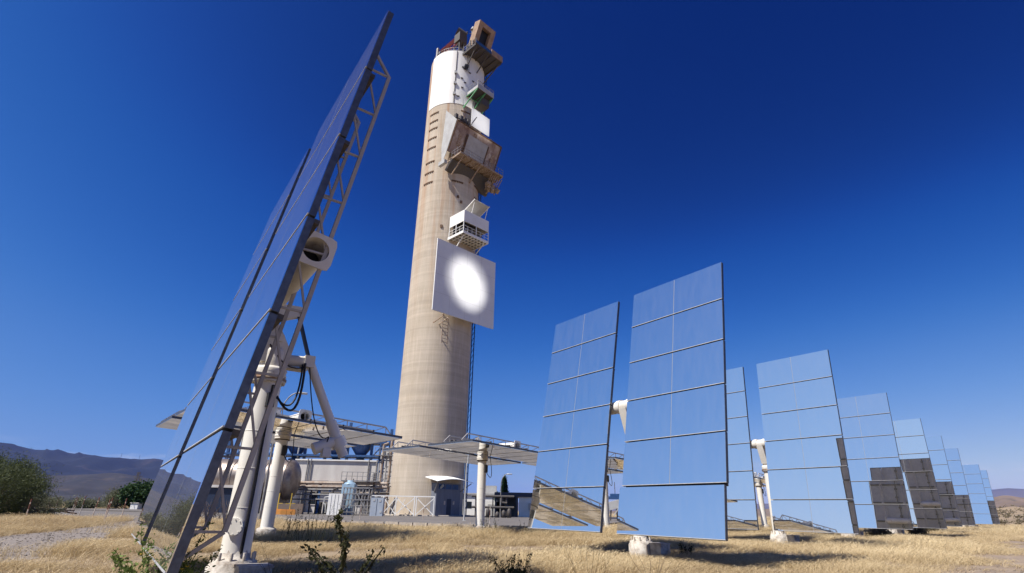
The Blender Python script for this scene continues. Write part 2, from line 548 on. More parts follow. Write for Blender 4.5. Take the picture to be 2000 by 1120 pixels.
MT['mtn_l'] = mat('scrubby_mountain', (0.013, 0.015, 0.013), (0.007, 0.009, 0.009), 0.0022, 0.95, c3=(.028, .023, .019), s3=0.0035, t3=(.54, .68), detail=9)
MT['foot_l'] = mat('dry_foothill', (0.033, 0.028, 0.024), (0.018, 0.018, 0.016), 0.006, 0.95, c3=(.052, .041, .033), s3=0.012, t3=(.55, .7), detail=9)
MT['mtn_r'] = mat('far_mountain', (0.14, 0.12, 0.10), (0.10, 0.09, 0.08), 0.001, 0.95)
MT['hill_r'] = mat('scrub_hill', (0.30, 0.225, 0.145), (0.20, 0.15, 0.10), 0.04, 0.95, c3=(.07, .065, .04), s3=0.16, t3=(.58, .64), detail=7)
MT['hill_m'] = mat('brown_hill', (0.20, 0.145, 0.105), (0.13, 0.095, 0.07), 0.008, 0.95, c3=(.09, .075, .055), s3=0.02, t3=(.55, .68), detail=8)


def interp(az, tab):
    return float(np.interp(az, [t[0] for t in tab], [t[1] for t in tab]))


ridge('mountain_range', 3500, 7000, 10000, -150, -4, lambda a: interp(a, [(-150, 2.4), (-110, 3.2), (-80, 4.1), (-60, 4.6), (-50, 4.5), (-42.3, 4.14), (-39.2, 3.87), (-35.8, 3.56), (-32.2, 3.63), (-27, 3.2), (-15, 2.2), (-4, 1.4)]) + .05 * math.sin(a * .8) + .025 * math.sin(a * 2.7), MT['mtn_l'], 420, 46, .45, 3.1)
ridge('foothills', 1600, 3300, 5000, -150, 0, lambda a: 1.9 + .25 * math.sin(a * .31) + .15 * math.sin(a * .9 + 1), MT['foot_l'], 360, 36, .8, 8.4)
ridge('far_mountains', 9000, 13000, 17000, -8, 80, lambda a: interp(a, [(-8, .7), (10.7, .85), (23.6, 1.0), (32, 1.3), (38, 1.95), (41.3, 2.3), (46, 1.9), (60, 1.7), (80, 1.2)]), MT['mtn_r'], 200, 24, .3, 12.0)
ridge('brown_hills', 1100, 2300, 3600, 8, 90, lambda a: interp(a, [(8, .35), (23, .55), (33, 1.2), (41, 1.72), (43, 1.6), (60, 2.1), (90, 2)]) + .06 * math.sin(a * 3.1), MT['hill_m'], 220, 26, .5, 17.0)
ridge('scrub_hill', 130, 360, 620, 22, 85, lambda a: interp(a, [(22, .15), (36, .85), (41, 1.15), (46, 1.3), (85, 1.5)]) + .05 * math.sin(a * 4), MT['hill_r'], 160, 24, .35, 23.0)


# ------------------------------------------------------------------ heliostats
W, GAP, PITCH = 3.0, 0.644, 6.685 / 6
FH = PITCH - 0.026
HM = {}


def heliostat_meshes():
    b = MB()       # facet tray: rim and back sheet, front open behind the panes
    b.bb((-W / 2, 0.010, -FH / 2), (W / 2, 0.022, FH / 2))
    b.bb((-W / 2, 0.022, FH / 2 - .012), (W / 2, 0.085, FH / 2))
    b.bb((-W / 2, 0.022, -FH / 2), (W / 2, 0.085, -FH / 2 + .012))
    b.bb((-W / 2, 0.022, -FH / 2 + .012), (-W / 2 + .012, 0.085, FH / 2 - .012))
    b.bb((W / 2 - .012, 0.022, -FH / 2 + .012), (W / 2, 0.085, FH / 2 - .012))
    HM['tray'] = b.mesh('facet', MT['galv'])
    b = MB().bb((-W / 2 + .03, 0.0225, -FH / 2 + .03), (W / 2 - .03, 0.04, FH / 2 - .03))
    HM['back'] = b.mesh('back_sheet', MT['traygrey'])
    b = MB().bb((-0.005, 0.0035, -FH / 2), (0.005, 0.0099, FH / 2))
    HM['joint'] = b.mesh('joint_strip', MT['gap'])
    HM['trim'] = MB().bb((-W / 2, -.004, -FH / 2 + .002), (W / 2, 0.0099, -FH / 2 + .014)).mesh('edge_trim', MT['trim'])  # added pale strip imitating the bright line of the lit tray edge
    pw = W / 2 - 0.012
    HM['pane'] = MB().bb((-pw / 2, 0, -FH / 2 + .015), (pw / 2, 0.009, FH / 2 - .003)).mesh('mirror_pane', MT['mirror'])
    pw = W - 0.012
    HM['pane1'] = MB().bb((-pw / 2, 0, -FH / 2 + .015), (pw / 2, 0.009, FH / 2 - .003)).mesh('mirror_pane', MT['mirror'])
    # truss in the YZ plane (Y back, Z along the wing)
    b = MB()
    yc, yp = 0.12, -0.17       # chord, panel rail (relative to the tube axis)
    b.beam((0, yp, -3.30), (0, yp, 3.30), .042, .04)
    b.beam((0, yc, -3.0), (0, yc, 3.0), .046)
    b.beam((0, yc, 3.0), (0, yp, 3.29), .035); b.beam((0, yc, -3.0), (0, yp, -3.29), .035)
    zs = [-3.0 + 6.0 * k / 8 for k in range(9)]
    for k, z in enumerate(zs):
        b.beam((0, yp, z - .04), (0, yc, z), .024)
        if k < 8:
            b.beam((0, yc, z + .02), (0, yp, zs[k + 1] - .10), .022)
    HM['truss'] = b.mesh('truss', MT['truss'])
    # facet rails along the back
    b = MB()
    b.beam((0, -.175, -3.28), (0, -.175, 3.28), .07, .04)
    HM['rail'] = b.mesh('mounting_rail', MT['darksteel'])
    HM['knobs'] = MB().cyl((0, -.16, 0), (0, -.10, 0), .085, .07, 8).mesh('rail_clamp', MT['darksteel'])
    HM['purlin'] = MB().bb((-W / 2 + .06, -.208, -.026), (W / 2 - .06, -.15, .026)).mesh('purlin', MT['darksteel'])
    # torque tube
    b = MB()
    b.cyl((-2.63, 0, 0), (2.63, 0, 0), .165, n=28, caps=False)
    b.cyl((2.63, 0, 0), (-2.63, 0, 0), .15, n=28, caps=False)
    HM['tube'] = b.mesh('torque_tube', MT['white'])
    b = MB()
    n = 24
    vs, fs = [], []
    for x in (-.012, .012):
        for k in range(n):
            a = 2 * math.pi * k / n
            vs.append((x, .152 * math.cos(a), .152 * math.sin(a)))
        for k in range(n):
            a = 2 * math.pi * k / n
            s_ = .215 / max(abs(math.cos(a)), abs(math.sin(a)))
            s_ = min(s_, .275)
            vs.append((x, s_ * math.cos(a), s_ * math.sin(a)))
    for k in range(n):
        k2 = (k + 1) % n
        fs += [(k, k2, n + k2, n + k), (2 * n + k2, 2 * n + k, 3 * n + k, 3 * n + k2), (n + k, n + k2, 3 * n + k2, 3 * n + k), (k2, k, 2 * n + k, 2 * n + k2)]
    b.add(vs, fs)
    HM['flange'] = b.mesh('end_flange', MT['white'])
    HM['bulkhead'] = MB().cyl((-.01, 0, 0), (.01, 0, 0), .149, n=20).mesh('bulkhead', MT['dark'])
    b = MB()
    b.cyl((-.26, 0, 0), (-.12, 0, 0), .19, n=24); b.cyl((.12, 0, 0), (.26, 0, 0), .19, n=24)
    HM['bearing'] = b.mesh('bearing_collar', MT['white'])
    # lever that the actuator pushes (two plates, in the tilting frame)
    b = MB()
    for x in (-.07, .07):
        b.prism([(x, -.10, -.15), (x, .14, -.14), (x, .56, .12), (x, .50, .24), (x, .10, .16)], (.02, 0, 0))
    b.cyl((-.07, .49, .13), (.09, .49, .13), .03, n=10)
    HM['lever'] = b.mesh('lever', MT['white'])
    # pedestal
    b = MB()
    b.lathe([(.185, .30), (.183, 2.50), (.183, 2.55)], 32)
    HM['pole'] = b.mesh('pedestal_pole', MT['whitepole'])
    HM['seam'] = MB().lathe([(.1835, -.006), (.189, 0), (.1835, .006)], 32).mesh('weld_seam', MT['whitepole'])
    b = MB()
    b.lathe([(.17, 2.55), (.235, 2.55), (.235, 2.585), (.17, 2.585)], 32)
    b.lathe([(.17, 2.62), (.22, 2.62), (.235, 2.66), (.22, 2.70), (.235, 2.74), (.20, 2.78), (.17, 2.78)], 32)
    for k in range(16):
        a = 2 * math.pi * k / 16
        b.cyl((.215 * math.cos(a), .215 * math.sin(a), 2.535), (.215 * math.cos(a), .215 * math.sin(a), 2.605), .013, n=6)
    HM['ring'] = b.mesh('slewing_ring', MT['white'])
    HM['gasket'] = MB().lathe([(.20, 2.582), (.245, 2.586), (.245, 2.618), (.20, 2.622)], 32).mesh('ring_gear', MT['rust'])
    b = MB()
    b.lathe([(.175, 2.78), (.175, 3.02), (.15, 3.08), (0, 3.08)], 28)
    b.prism([(-.13, -.42, 3.56), (-.13, -.10, 3.56), (-.13, .20, 3.06), (-.13, .20, 2.84), (-.13, -.20, 2.84)], (.26, 0, 0))
    b.cyl((-.17, -.25, 3.63), (.17, -.25, 3.63), .13, n=20)
    b.cyl((-.19, .02, 3.22), (.19, .02, 3.22), .06, n=16)
    HM['head'] = b.mesh('drive_head', MT['white'])
    b = MB()
    b.cyl((0, .10, 2.93), (0, .50, 2.95), .085, n=18)
    b.box((0, .52, 2.95), (.20, .15, .18))
    b.bb((-.10, .02, 2.80), (.10, .50, 2.83))
    HM['arm'] = b.mesh('actuator_arm', MT['white'])
    b = MB()
    b.cyl((0, .53, 2.98), (0, 1.06, 1.98), .068, n=18)
    b.cyl((0, 1.0, 2.09), (0, 1.10, 1.90), .085, n=18)
    b.cyl((0, 1.06, 1.98), (0, 1.27, 1.60), .075, n=18)
    b.cyl((0, 1.13, 1.86), (0, 1.20, 1.73), .115, n=18)
    HM['actuator'] = b.mesh('linear_actuator', MT['whitepole'])
    b = MB()
    b.cyl((0, 1.12, 1.82), (0, .86, 1.70), .085, n=18)
    b.cyl((0, .86, 1.70), (0, .80, 1.672), .09, n=18)
    b.box((.03, .98, 1.63), (.14, .12, .12))
    HM['motor'] = b.mesh('motor', MT['whitepole'])
    # footing
    b = MB()
    b.lathe([(.33, -.25), (.32, .13), (.29, .17), (.29, .21), (.20, .24), (.185, .34)], 10)
    for k in range(10):
        a = 2 * math.pi * (k + .5) / 10
        b.cyl((.245 * math.cos(a), .245 * math.sin(a), .19), (.245 * math.cos(a), .245 * math.sin(a), .31), .020, n=7)
    HM['foot'] = b.mesh('footing', MT['conc'])
    b = MB()
    b.box((.46, .16, -.04), (.34, .38, .40))
    b.box((.46, .16, .175), (.37, .41, .03))
    HM['jbox'] = b.mesh('cable_pit', MT['conc'])
    b = MB()
    b.lathe([(.33, -.25), (.33, .12), (.30, .16), (.215, .20), (.21, .30)], 14)
    HM['foot2'] = b.mesh('footing', MT['conc'])
    b = MB()
    ha = Vector((.87, -.5, 0)); hb = Vector((.5, .87, 0))
    hc = Vector((0, 0, .62))
    b.cyl(hc + ha * .17, hc + ha * .215, .105, n=24)
    for k in range(8):
        a = 2 * math.pi * k / 8
        p = hc + hb * (.088 * math.cos(a)) + Vector((0, 0, .088 * math.sin(a)))
        b.cyl(p + ha * .214, p + ha * .226, .008, n=6)
    HM['hatch'] = b.mesh('inspection_hatch', MT['whitepole'])
    b = MB()
    ca_ = Vector((.985, .17, 0)); cb_ = Vector((-.17, .985, 0))
    b.prism([ca_ * .18 - cb_ * .010 + Vector((0, 0, .3)), ca_ * .18 + cb_ * .010 + Vector((0, 0, .3)), ca_ * .196 + cb_ * .010 + Vector((0, 0, .3)), ca_ * .196 - cb_ * .010 + Vector((0, 0, .3))], (0, 0, 2.2))
    for o_, r_ in ((-.008, .009), (.012, .008)):
        b.tube([ca_ * (.204 + .004 * (k % 2)) + cb_ * (o_ + .004 * (k % 3)) + Vector((0, 0, .3 + .44 * k)) for k in range(6)], r_)
    b.box(ca_ * .21 + Vector((0, 0, 2.28)), (.07, .10, .20), Matrix.Rotation(R(10), 3, 'Z'))
    HM['conduit'] = b.mesh('conduit', MT['dark'])
    HM['pole2'] = MB().lathe([(.215, .1), (.21, 3.05), (.21, 3.12)], 32).mesh('pedestal_pole', MT['whitepole'])
    b = MB()
    b.lathe([(.2, 3.12), (.27, 3.12), (.27, 3.17), (.255, 3.18), (.28, 3.20), (.28, 3.27), (.25, 3.29), (.27, 3.31), (.27, 3.37), (.2, 3.39)], 32)
    HM['ring2'] = b.mesh('slewing_ring', MT['white'])
    HM['gasket2'] = MB().lathe([(.21, 3.085), (.265, 3.09), (.265, 3.12), (.2, 3.122)], 32).mesh('ring_gear', MT['darksteel'])
    b = MB()
    b.lathe([(.20, 3.39), (.20, 3.62), (.14, 3.70), (0, 3.70)], 24)
    b.prism([(-.11, -.35, 3.72), (-.11, .15, 3.66), (-.11, .15, 3.42), (-.11, -.30, 3.42)], (.22, 0, 0))
    HM['head2'] = b.mesh('drive_head', MT['white'])
    b = MB()
    b.box((.235, .05, 2.72), (.09, .16, .34)); b.box((.26, .05, 2.72), (.06, .05, .36))
    HM['cbox'] = b.mesh('switch_box', MT['dark'])
    b = MB()
    b.tube(sag((.20, .32, 3.35), (.24, .08, 2.56), .55, 12, (.12, .12, 0)), .016)
    HM['loop'] = b.mesh('cable_loop', MT['dark'])
    b = MB()
    b.tube(sag((.12, .45, 2.90), (.17, .12, 2.35), .42, 10, (.06, .1, 0)), .018)
    b.tube(sag((.10, .42, 2.88), (.17, .10, 2.35), .34, 10, (.10, .08, 0)), .014)
    b.tube(sag((.14, -.1, 3.1), (.10, .46, 2.86), .16, 8, (.05, 0, 0)), .011)
    b.tube(sag((.06, .54, 2.86), (.08, .98, 1.86), .10, 10, (.0, .0, -.25)), .009)
    b.tube(sag((.08, .98, 1.86), (.05, .92, 1.68), .05, 4), .009)
    HM['cables'] = b.mesh('cables', MT['dark'])


heliostat_meshes()
TUBE = Vector((0, -.25, 3.63))


def heliostat(c, az, el, label, group, jitter=0.18, single=None, lift=0.0, seed=1, detail=True):
    """c: mirror-plane centre on the ground plan; az from +Y towards +X, el: elevation of the mirror normal (degrees)."""
    rnd = random.Random(seed)
    psi = math.pi - R(az)
    off = Matrix.Rotation(psi, 2) @ Vector((0, -.25 - .3 * math.cos(R(el))))
    h = empty('heliostat', (c[0] - off.x, c[1] - off.y, 0), psi, label=label, category='heliostat', group=group)
    T = Matrix.Translation(TUBE) @ Matrix.Rotation(-R(el), 4, 'X')
    up_ = el > -45
    for nm in (('foot', 'pole', 'ring', 'head', 'arm', 'jbox') if up_ else ('foot2', 'pole2', 'ring2', 'head2')):
        me = HM[nm]
        o = put(me.name.split('.')[0], me, h)
        if nm == 'pole':
            for k in ('hatch', 'conduit'):
                put(HM[k].name.split('.')[0], HM[k], o)
        if nm == 'pole2':
            put('switch_box', HM['cbox'], o)
        if nm.startswith('pole'):
            for z in (.85, 1.35, 1.85):
                put('weld_seam', HM['seam'], o, Matrix.Translation((0, 0, z)) @ Matrix.Scale(1.0 if up_ else 1.16, 4))
        if nm.startswith('ring'):
            put('ring_gear', HM['gasket' if up_ else 'gasket2'], o)
    if el > -45:
        a = put('linear_actuator', HM['actuator'], h)
        put('motor', HM['motor'], a)
        tip = T @ Vector((0, .49, .13))
        MB().cyl((0, .53, 2.98), tip, .032, n=12).build('actuator_rod', MT['navy'], h)
        put('cables', HM['cables'], h)
    else:
        put('cable_loop', HM['loop'], h)
    tb = put('torque_tube', HM['tube'], h, T)
    put('bearing_collar', HM['bearing'], tb)
    for s in (-1, 1):
        put('end_flange', HM['flange'], tb, Matrix.Translation((s * 2.64, 0, 0)))
        put('bulkhead', HM['bulkhead'], tb, Matrix.Translation((s * 2.25, 0, 0)))
    put('lever', HM['lever'], h, T)
    for x in (-2.6, -1.4, 1.4, 2.6):
        put('truss', HM['truss'], h, T @ Matrix.Translation((x, 0, 0)))
    for s in (-1, 1):
        x = s * (GAP / 2 + W / 2)
        rl = put('mounting_rail', HM['rail'], h, T @ Matrix.Translation((x, 0, 0)))
        for k in range(12):
            put('rail_clamp', HM['knobs'], rl, Matrix.Translation((0, 0, -3.34 + PITCH * (k // 2 + (.27 if k % 2 == 0 else .73)))))
        for k in range(1, 6):
            put('purlin', HM['purlin'], h, T @ Matrix.Translation((x, 0, -3.3425 + PITCH * k)))
        for k in range(6):
            z = -3.3425 + PITCH * (k + .5)
            lone = single is not None and (s, k) == single
            mj = Matrix.Rotation(R(rnd.gauss(0, jitter)), 4, 'X') @ Matrix.Rotation(R(rnd.gauss(0, jitter * .7)), 4, 'Z')
            mm = T @ Matrix.Translation((x - (.05 if lone else 0), -.30 - (.02 if lone else 0), z - (.015 if lone else 0))) @ mj
            f = put('facet', HM['tray'], h, mm)
            put('back_sheet', HM['back'], f)
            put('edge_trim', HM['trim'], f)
            if lone:
                put('mirror_pane', HM['pane1'], f)
            else:
                for q in (-1, 1):
                    put('mirror_pane', HM['pane'], f, Matrix.Translation((q * (W / 4 + .001), 0, 0)))
                put('joint_strip', HM['joint'], f)
    return h


ROW1 = 'upright heliostats standing in one diagonal row'
heliostat((-4.03, 7.60), 235.28, 9.0, 'nearest upright heliostat seen edge-on, its white pole and trusses towards the tower', ROW1, seed=1, jitter=.05)
heliostat((3.018, 14.987), 234.38, 10.36, 'tall blue-reflecting heliostat with a displaced bottom facet, the largest facing the camera', ROW1, single=(1, 0), seed=2)
heliostat((10.261, 22.906), 233.33, 5.79, 'heliostat just behind the largest facing one, a thin strip of grey reflected at its edge', ROW1, seed=3)
heliostat((17.362, 30.39), 232.12, 8.67, 'third front-facing heliostat along the row, grey panel back mirrored in its lower half', ROW1, seed=4)
heliostat((24.85, 38.3), 232.6, 4.4, 'fourth front-facing heliostat along the row, paler blue top and grey bottom', ROW1, seed=5)
heliostat((31.9, 46.0), 233.0, 8.2, 'fifth front-facing heliostat along the row, between the pale one and smaller ones', ROW1, seed=6)
heliostat((39.1, 53.65), 233.6, 10.2, 'sixth front-facing heliostat along the row, small, mostly hidden by its neighbour', ROW1, seed=7)
heliostat((53.7, 69.3), 235.2, 10.3, 'small all-blue heliostat second from the far end, after the gap in the row', ROW1, seed=8)
heliostat((61.0, 77.0), 233.8, 10.0, 'last and smallest heliostat at the far end of the upright row', ROW1, seed=9)
ROW2 = 'heliostats stowed face down behind the upright row'
heliostat((-8.484, 20.14), 230.0, -87.0, 'heliostat stowed flat face down behind the nearest pole, left of the tower', ROW2, seed=11, jitter=.2)
heliostat((-1.476, 27.441), 225.2, -87.7, 'heliostat stowed flat face down on a white pole in front of the tower base', ROW2, seed=12, jitter=.2)
heliostat((5.5, 33.6), 225.0, -87.9, 'face-down heliostat seen through the gap of the largest upright heliostat', ROW2, seed=13, jitter=.2)
heliostat((13.2, 40.1), 225.0, -87.9, 'face-down heliostat mostly hidden behind the second facing heliostat', ROW2, seed=14, jitter=.2)
heliostat((20.6, 47.1), 225.0, -87.5, 'face-down heliostat glimpsed beside the pole of the second facing heliostat', ROW2, seed=15, jitter=.2)


# ------------------------------------------------------------------ solar tower
TX, TY, TR = -11.166, 79.139, 5.02
tower = empty('solar_tower', (TX, TY, 0), R(45), label='tall round concrete solar tower with white top and receiver platforms', category='tower')
# tower frame: local -Y is the receiver side (towards camera right), local X runs along it; angle q is measured from local -Y


def conc_mat():
    m = mat('cast_concrete', (0.52, 0.445, 0.355), (0.44, 0.365, 0.28), 0.30, 0.9, stretch=(1, 1, .55), c3=(.60, .51, .41), s3=1.6, t3=(.5, .75), st3=(3, 3, .10), bump=.15, bscale=2.0)
    n, l = m.node_tree.nodes, m.node_tree.links
    bs = n['Principled BSDF']
    src = bs.inputs['Base Color'].links[0].from_socket
    t = n.new('ShaderNodeTexCoord')
    sp = n.new('ShaderNodeSeparateXYZ'); l.new(t.outputs['Object'], sp.inputs[0])
    # pour rings
    nzz = n.new('ShaderNodeTexNoise'); nzz.noise_dimensions = '1D'
    nzz.inputs['Scale'].default_value = 0.9; nzz.inputs['Detail'].default_value = 6; nzz.inputs['Roughness'].default_value = .8
    l.new(sp.outputs[2], nzz.inputs['W'])
    rg = n.new('ShaderNodeMapRange'); rg.inputs['From Min'].default_value = .35; rg.inputs['From Max'].default_value = .7
    rg.inputs['To Min'].default_value = .86; rg.inputs['To Max'].default_value = 1.05
    l.new(nzz.outputs[0], rg.inputs[0])
    pm = n.new('ShaderNodeVectorMath'); pm.operation = 'SCALE'
    l.new(src, pm.inputs[0]); l.new(rg.outputs[0], pm.inputs['Scale'])
    # rust run-off below the white band and the corbels
    mp2 = n.new('ShaderNodeMapping'); mp2.inputs['Scale'].default_value = (1.1, 1.1, .05)
    l.new(t.outputs['Object'], mp2.inputs[0])
    nr = n.new('ShaderNodeTexNoise'); nr.inputs['Scale'].default_value = 1.0; nr.inputs['Detail'].default_value = 5
    l.new(mp2.outputs[0], nr.inputs['Vector'])
    r1 = n.new('ShaderNodeMapRange'); r1.inputs['From Min'].default_value = .48; r1.inputs['From Max'].default_value = .66
    l.new(nr.outputs[0], r1.inputs[0])
    r2 = n.new('ShaderNodeMapRange'); r2.inputs['From Min'].default_value = 22; r2.inputs['From Max'].default_value = 66
    r2.interpolation_type = 'SMOOTHSTEP'
    l.new(sp.outputs[2], r2.inputs[0])
    mm = n.new('ShaderNodeMath'); mm.operation = 'MULTIPLY'
    l.new(r1.outputs[0], mm.inputs[0]); l.new(r2.outputs[0], mm.inputs[1])
    mm2 = n.new('ShaderNodeMath'); mm2.operation = 'MULTIPLY'; mm2.inputs[1].default_value = .75
    l.new(mm.outputs[0], mm2.inputs[0])
    mxn = n.new('ShaderNodeMix'); mxn.data_type = 'RGBA'; mxn.inputs[7].default_value = (.36, .17, .07, 1)
    l.new(mm2.outputs[0], mxn.inputs[0]); l.new(pm.outputs[0], mxn.inputs[6])
    l.new(mxn.outputs[2], bs.inputs['Base Color'])
    return m


def tang(q):       # tower-local angle (0 = receiver side, + to the right seen from the camera) -> (x, y) unit
    return Vector((math.sin(R(q)), -math.cos(R(q)), 0))


def arcstrip(q0, q1, z0, z1, ra, rb, n=10):
    """Curved block from radius ra to rb."""
    mb = MB()
    vs = []
    for k in range(n + 1):
        d = tang(q0 + (q1 - q0) * k / n)
        for r, z in ((ra, z0), (rb, z0), (rb, z1), (ra, z1)):
            vs.append((d.x * r, d.y * r, z))
    fs = []
    for k in range(n):
        for a in range(4):
            i, j = 4 * k + a, 4 * k + (a + 1) % 4
            fs.append((i, i + 4, j + 4, j))
    fs += [(3, 2, 1, 0), (4 * n, 4 * n + 1, 4 * n + 2, 4 * n + 3)]
    mb.add(vs, fs)
    return mb


MT['tconc'] = conc_mat()
MT['twhite'] = mat('white_tower_paint', (0.82, 0.81, 0.78), (0.74, 0.72, 0.68), .5, .6, stretch=(2, 2, .25), c3=(.52, .42, .34), s3=1.2, t3=(.72, .95), st3=(2.5, 2.5, .15), bump=.05)
sh = MB()
sh.lathe([(TR, 0.0), (TR, 20), (TR, 40), (TR, 60), (TR, 78.2)], 96)
sh.lathe([(TR, 78.2), (TR - .35, 78.2), (TR - .35, 76)], 96)
sh.lathe([(TR - .36, 77.9), (0, 77.9)], 48)
shaft = sh.build('concrete_shaft', MT['tconc'], tower)
cl = MB()
vs = []
qa, qb, n = -102, 150, 72
for k in range(n + 1):
    d = tang(qa + (qb - qa) * k / n)
    for r, z in ((TR + .005, 66.2), (TR + .05, 66.2), (TR + .05, 66.2), (TR + .05, 78.3), (TR + .05, 78.3), (TR - .36, 78.3)):
        vs.append((d.x * r, d.y * r, z))
cl.add(vs, [(6 * k + a, 6 * k + 6 + a, 6 * k + 7 + a, 6 * k + 1 + a) for k in range(n) for a in (0, 2, 4)], True)
cl.build('white_cladding', MT['twhite'], tower, label='white painted band round the top of the tower')


def corbel(q0, q1, z):
    b = arcstrip(q0, q1, z - .09, z + .09, TR - .1, TR + .07, 8)
    for k in range(5):
        d = tang(q0 + (q1 - q0) * (k + .5) / 5)
        b.box((d.x * (TR + .03), d.y * (TR + .03), z - .14), (.24, .16, .16), Matrix.Rotation(R(q0 + (q1 - q0) * (k + .5) / 5), 3, 'Z'))
    b.build('steel_corbel', MT['slot'], tower)


for z in (64.7, 63.0, 61.4, 59.4, 57.4, 54.5, 52.4, 50.4):
    corbel(-93.5, -70.5, z)
for q0, q1, z in ((-34, -11, 50.4), (-31, -9, 52.7), (18, 42, 51.2), (20, 44, 49.0), (-25, -5, 64.9)):
    corbel(q0, q1, z)
for q, z in ((-46, 41.8), (-20, 47.5), (-13, 46.7)):
    d = tang(q)
    MB().box((d.x * TR, d.y * TR, z), (.35, .3, .45), Matrix.Rotation(R(q), 3, 'Z')).build('wall_bracket', MT['slot'], tower)
# small openings and fixtures in the white band
for q, z in ((-27, 74.6), (-28, 72.0), (-21, 71.2), (-26, 69.9), (-12, 73.8), (-3, 72.3), (4, 70.7), (-33, 67.8)):
    d = tang(q)
    MB().box((d.x * (TR + .05), d.y * (TR + .05), z), (.42, .16, .26), Matrix.Rotation(R(q), 3, 'Z')).build('wall_fixture', MT['darksteel'], tower)
cond = MB()
d = tang(-41)
cond.tube([(d.x * (TR + .12), d.y * (TR + .12), z) for z in (66.3, 70, 74, 78.2)], .06)
co = cond.build('conduit', MT['darksteel'], tower)
for z in (68.2, 70.6, 73.0):
    MB().box((d.x * (TR + .22), d.y * (TR + .22), z), (.45, .3, .5), Matrix.Rotation(R(-35), 3, 'Z')).build('junction_box', MT['greyside'], co)
cond = MB()
d = tang(-18)
lb = cond
for s_ in (-.22, .22):
    e = tang(-18 + s_ * 11)
    lb.beam((e.x * (TR + .35), e.y * (TR + .35), 73.6), (e.x * (TR + .35), e.y * (TR + .35), 80.3), .08)
for k in range(17):
    z = 73.8 + k * .4
    a, b_ = tang(-20.4), tang(-15.6)
    lb.beam((a.x * (TR + .35), a.y * (TR + .35), z), (b_.x * (TR + .35), b_.y * (TR + .35), z), .05)
lb.build('top_ladder', MT['grey'], tower)
d = tang(-22)
MB().box((d.x * (TR + .5), d.y * (TR + .5), 74.4), (.7, .9, .5), Matrix.Rotation(R(-22), 3, 'Z')).build('dark_box', MT['dark'], tower)
# corner lattice (cable riser) on the silhouette
lm = MB()
q = 52
for dq in (-2.6, 2.6):
    for rr in (.12, .5):
        e = tang(q + dq) * (TR + rr)
        lm.beam((e.x, e.y, 0), (e.x, e.y, 77.5), .09)
z = 0.4
k = 0
while z < 77:
    for rr in (.12, .5):
        a, b_ = tang(q - 2.6) * (TR + rr), tang(q + 2.6) * (TR + rr)
        lm.beam((a.x, a.y, z), (b_.x, b_.y, z), .05)
    for dq in (-2.6, 2.6):
        a, b_ = tang(q + dq) * (TR + .12), tang(q + dq) * (TR + .5)
        lm.beam((a.x, a.y, z), (b_.x, b_.y, z + .9), .04)
    z += .9
lm.build('cable_riser', MT['blue'], tower)


def rail(mb, p0, p1, h=1.0, n=4, w=.05, mid=True):
    p0, p1 = Vector(p0), Vector(p1)
    for k in range(n + 1):
        p = p0.lerp(p1, k / n)
        mb.beam(p, p + Vector((0, 0, h)), w)
    up_ = Vector((0, 0, h))
    mb.beam(p0 + up_, p1 + up_, w)
    if mid:
        mb.beam(p0 + up_ * .5, p1 + up_ * .5, w * .8)
    return mb


# flux target board
tb = MB()
tb.box((-.45, -6.47, 32.0), (11.7, .16, 11.16))
board = tb.build('target_board', MT['target'], tower, label='large square pale target board lit by a bright round spot')
for x in (-3.4, -.5, 2.4):
    MB().bb((x, -6.554, 26.45), (x + .025, -6.5505, 37.55)).build('panel_seam', MT['greyside'], board)
for z in (29.2, 32.0, 34.8):
    MB().bb((-6.28, -6.556, z), (5.38, -6.5545, z + .025)).build('panel_seam', MT['greyside'], board)
fr = MB()
for x in (-3.2, 0.4, 3.4):
    fr.beam((x, -6.38, 26.6), (x, -6.38, 37.4), .16)
for z in (27.5, 32, 36.5):
    fr.beam((-5.8, -6.3, z), (5.0, -6.3, z), .14)
    for x in (-3.2, 3.4):
        fr.beam((x, -6.3, z), (x * .8, -3.9, z - .3), .14)
fr.build('board_frame', MT['rust'], board)
hg = MB()
for x in (-4.1, -3.1):
    hg.beam((x, -6.2, 26.3), (x, -6.2, 22.2), .09)
    hg.beam((x, -6.2, 26.2), (x, -4.0, 25.6), .12)
for k in range(8):
    hg.beam((-4.1, -6.2, 22.4 + k * .5), (-3.1, -6.2, 22.4 + k * .5), .06)
hg.build('access_ladder', MT['rust'], board)

# instrument cabin
cb = MB()
cb.bb((-2.8, -8.0, 41.4), (2.3, -7.92, 43.35)); cb.bb((-2.8, -7.92, 41.4), (-2.72, -4.5, 43.35)); cb.bb((2.22, -7.92, 41.4), (2.3, -4.5, 43.35))
cb.bb((-2.72, -7.92, 43.2), (2.22, -4.4, 43.3))
cabin = cb.build('instrument_cabin', MT['wallwhite'], tower, label='white open-sided cabin high on the tower')
fl = MB()
fl.bb((-2.85, -8.05, 39.35), (2.35, -7.9, 39.75)); fl.bb((-2.85, -7.9, 39.35), (-2.7, -4.3, 39.75)); fl.bb((2.2, -7.9, 39.35), (2.35, -4.3, 39.75))
for k in range(1, 8):
    fl.beam((-2.7 + k * .62, -7.9, 39.45), (-2.7 + k * .62, -4.2, 39.45), .07, .2)
for k in range(1, 5):
    fl.beam((-2.7, -7.9 + k * .75, 39.5), (2.2, -7.9 + k * .75, 39.5), .08, .2)
fl.build('floor_grid', MT['wallwhite'], cabin)
MB().bb((-2.7, -7.9, 39.62), (2.2, -4.3, 39.66)).build('floor_plate', MT['darksteel'], cabin)
MB().bb((-2.6, -5.3, 39.7), (2.1, -5.2, 43.1)).build('rear_wall', MT['darksteel'], cabin)
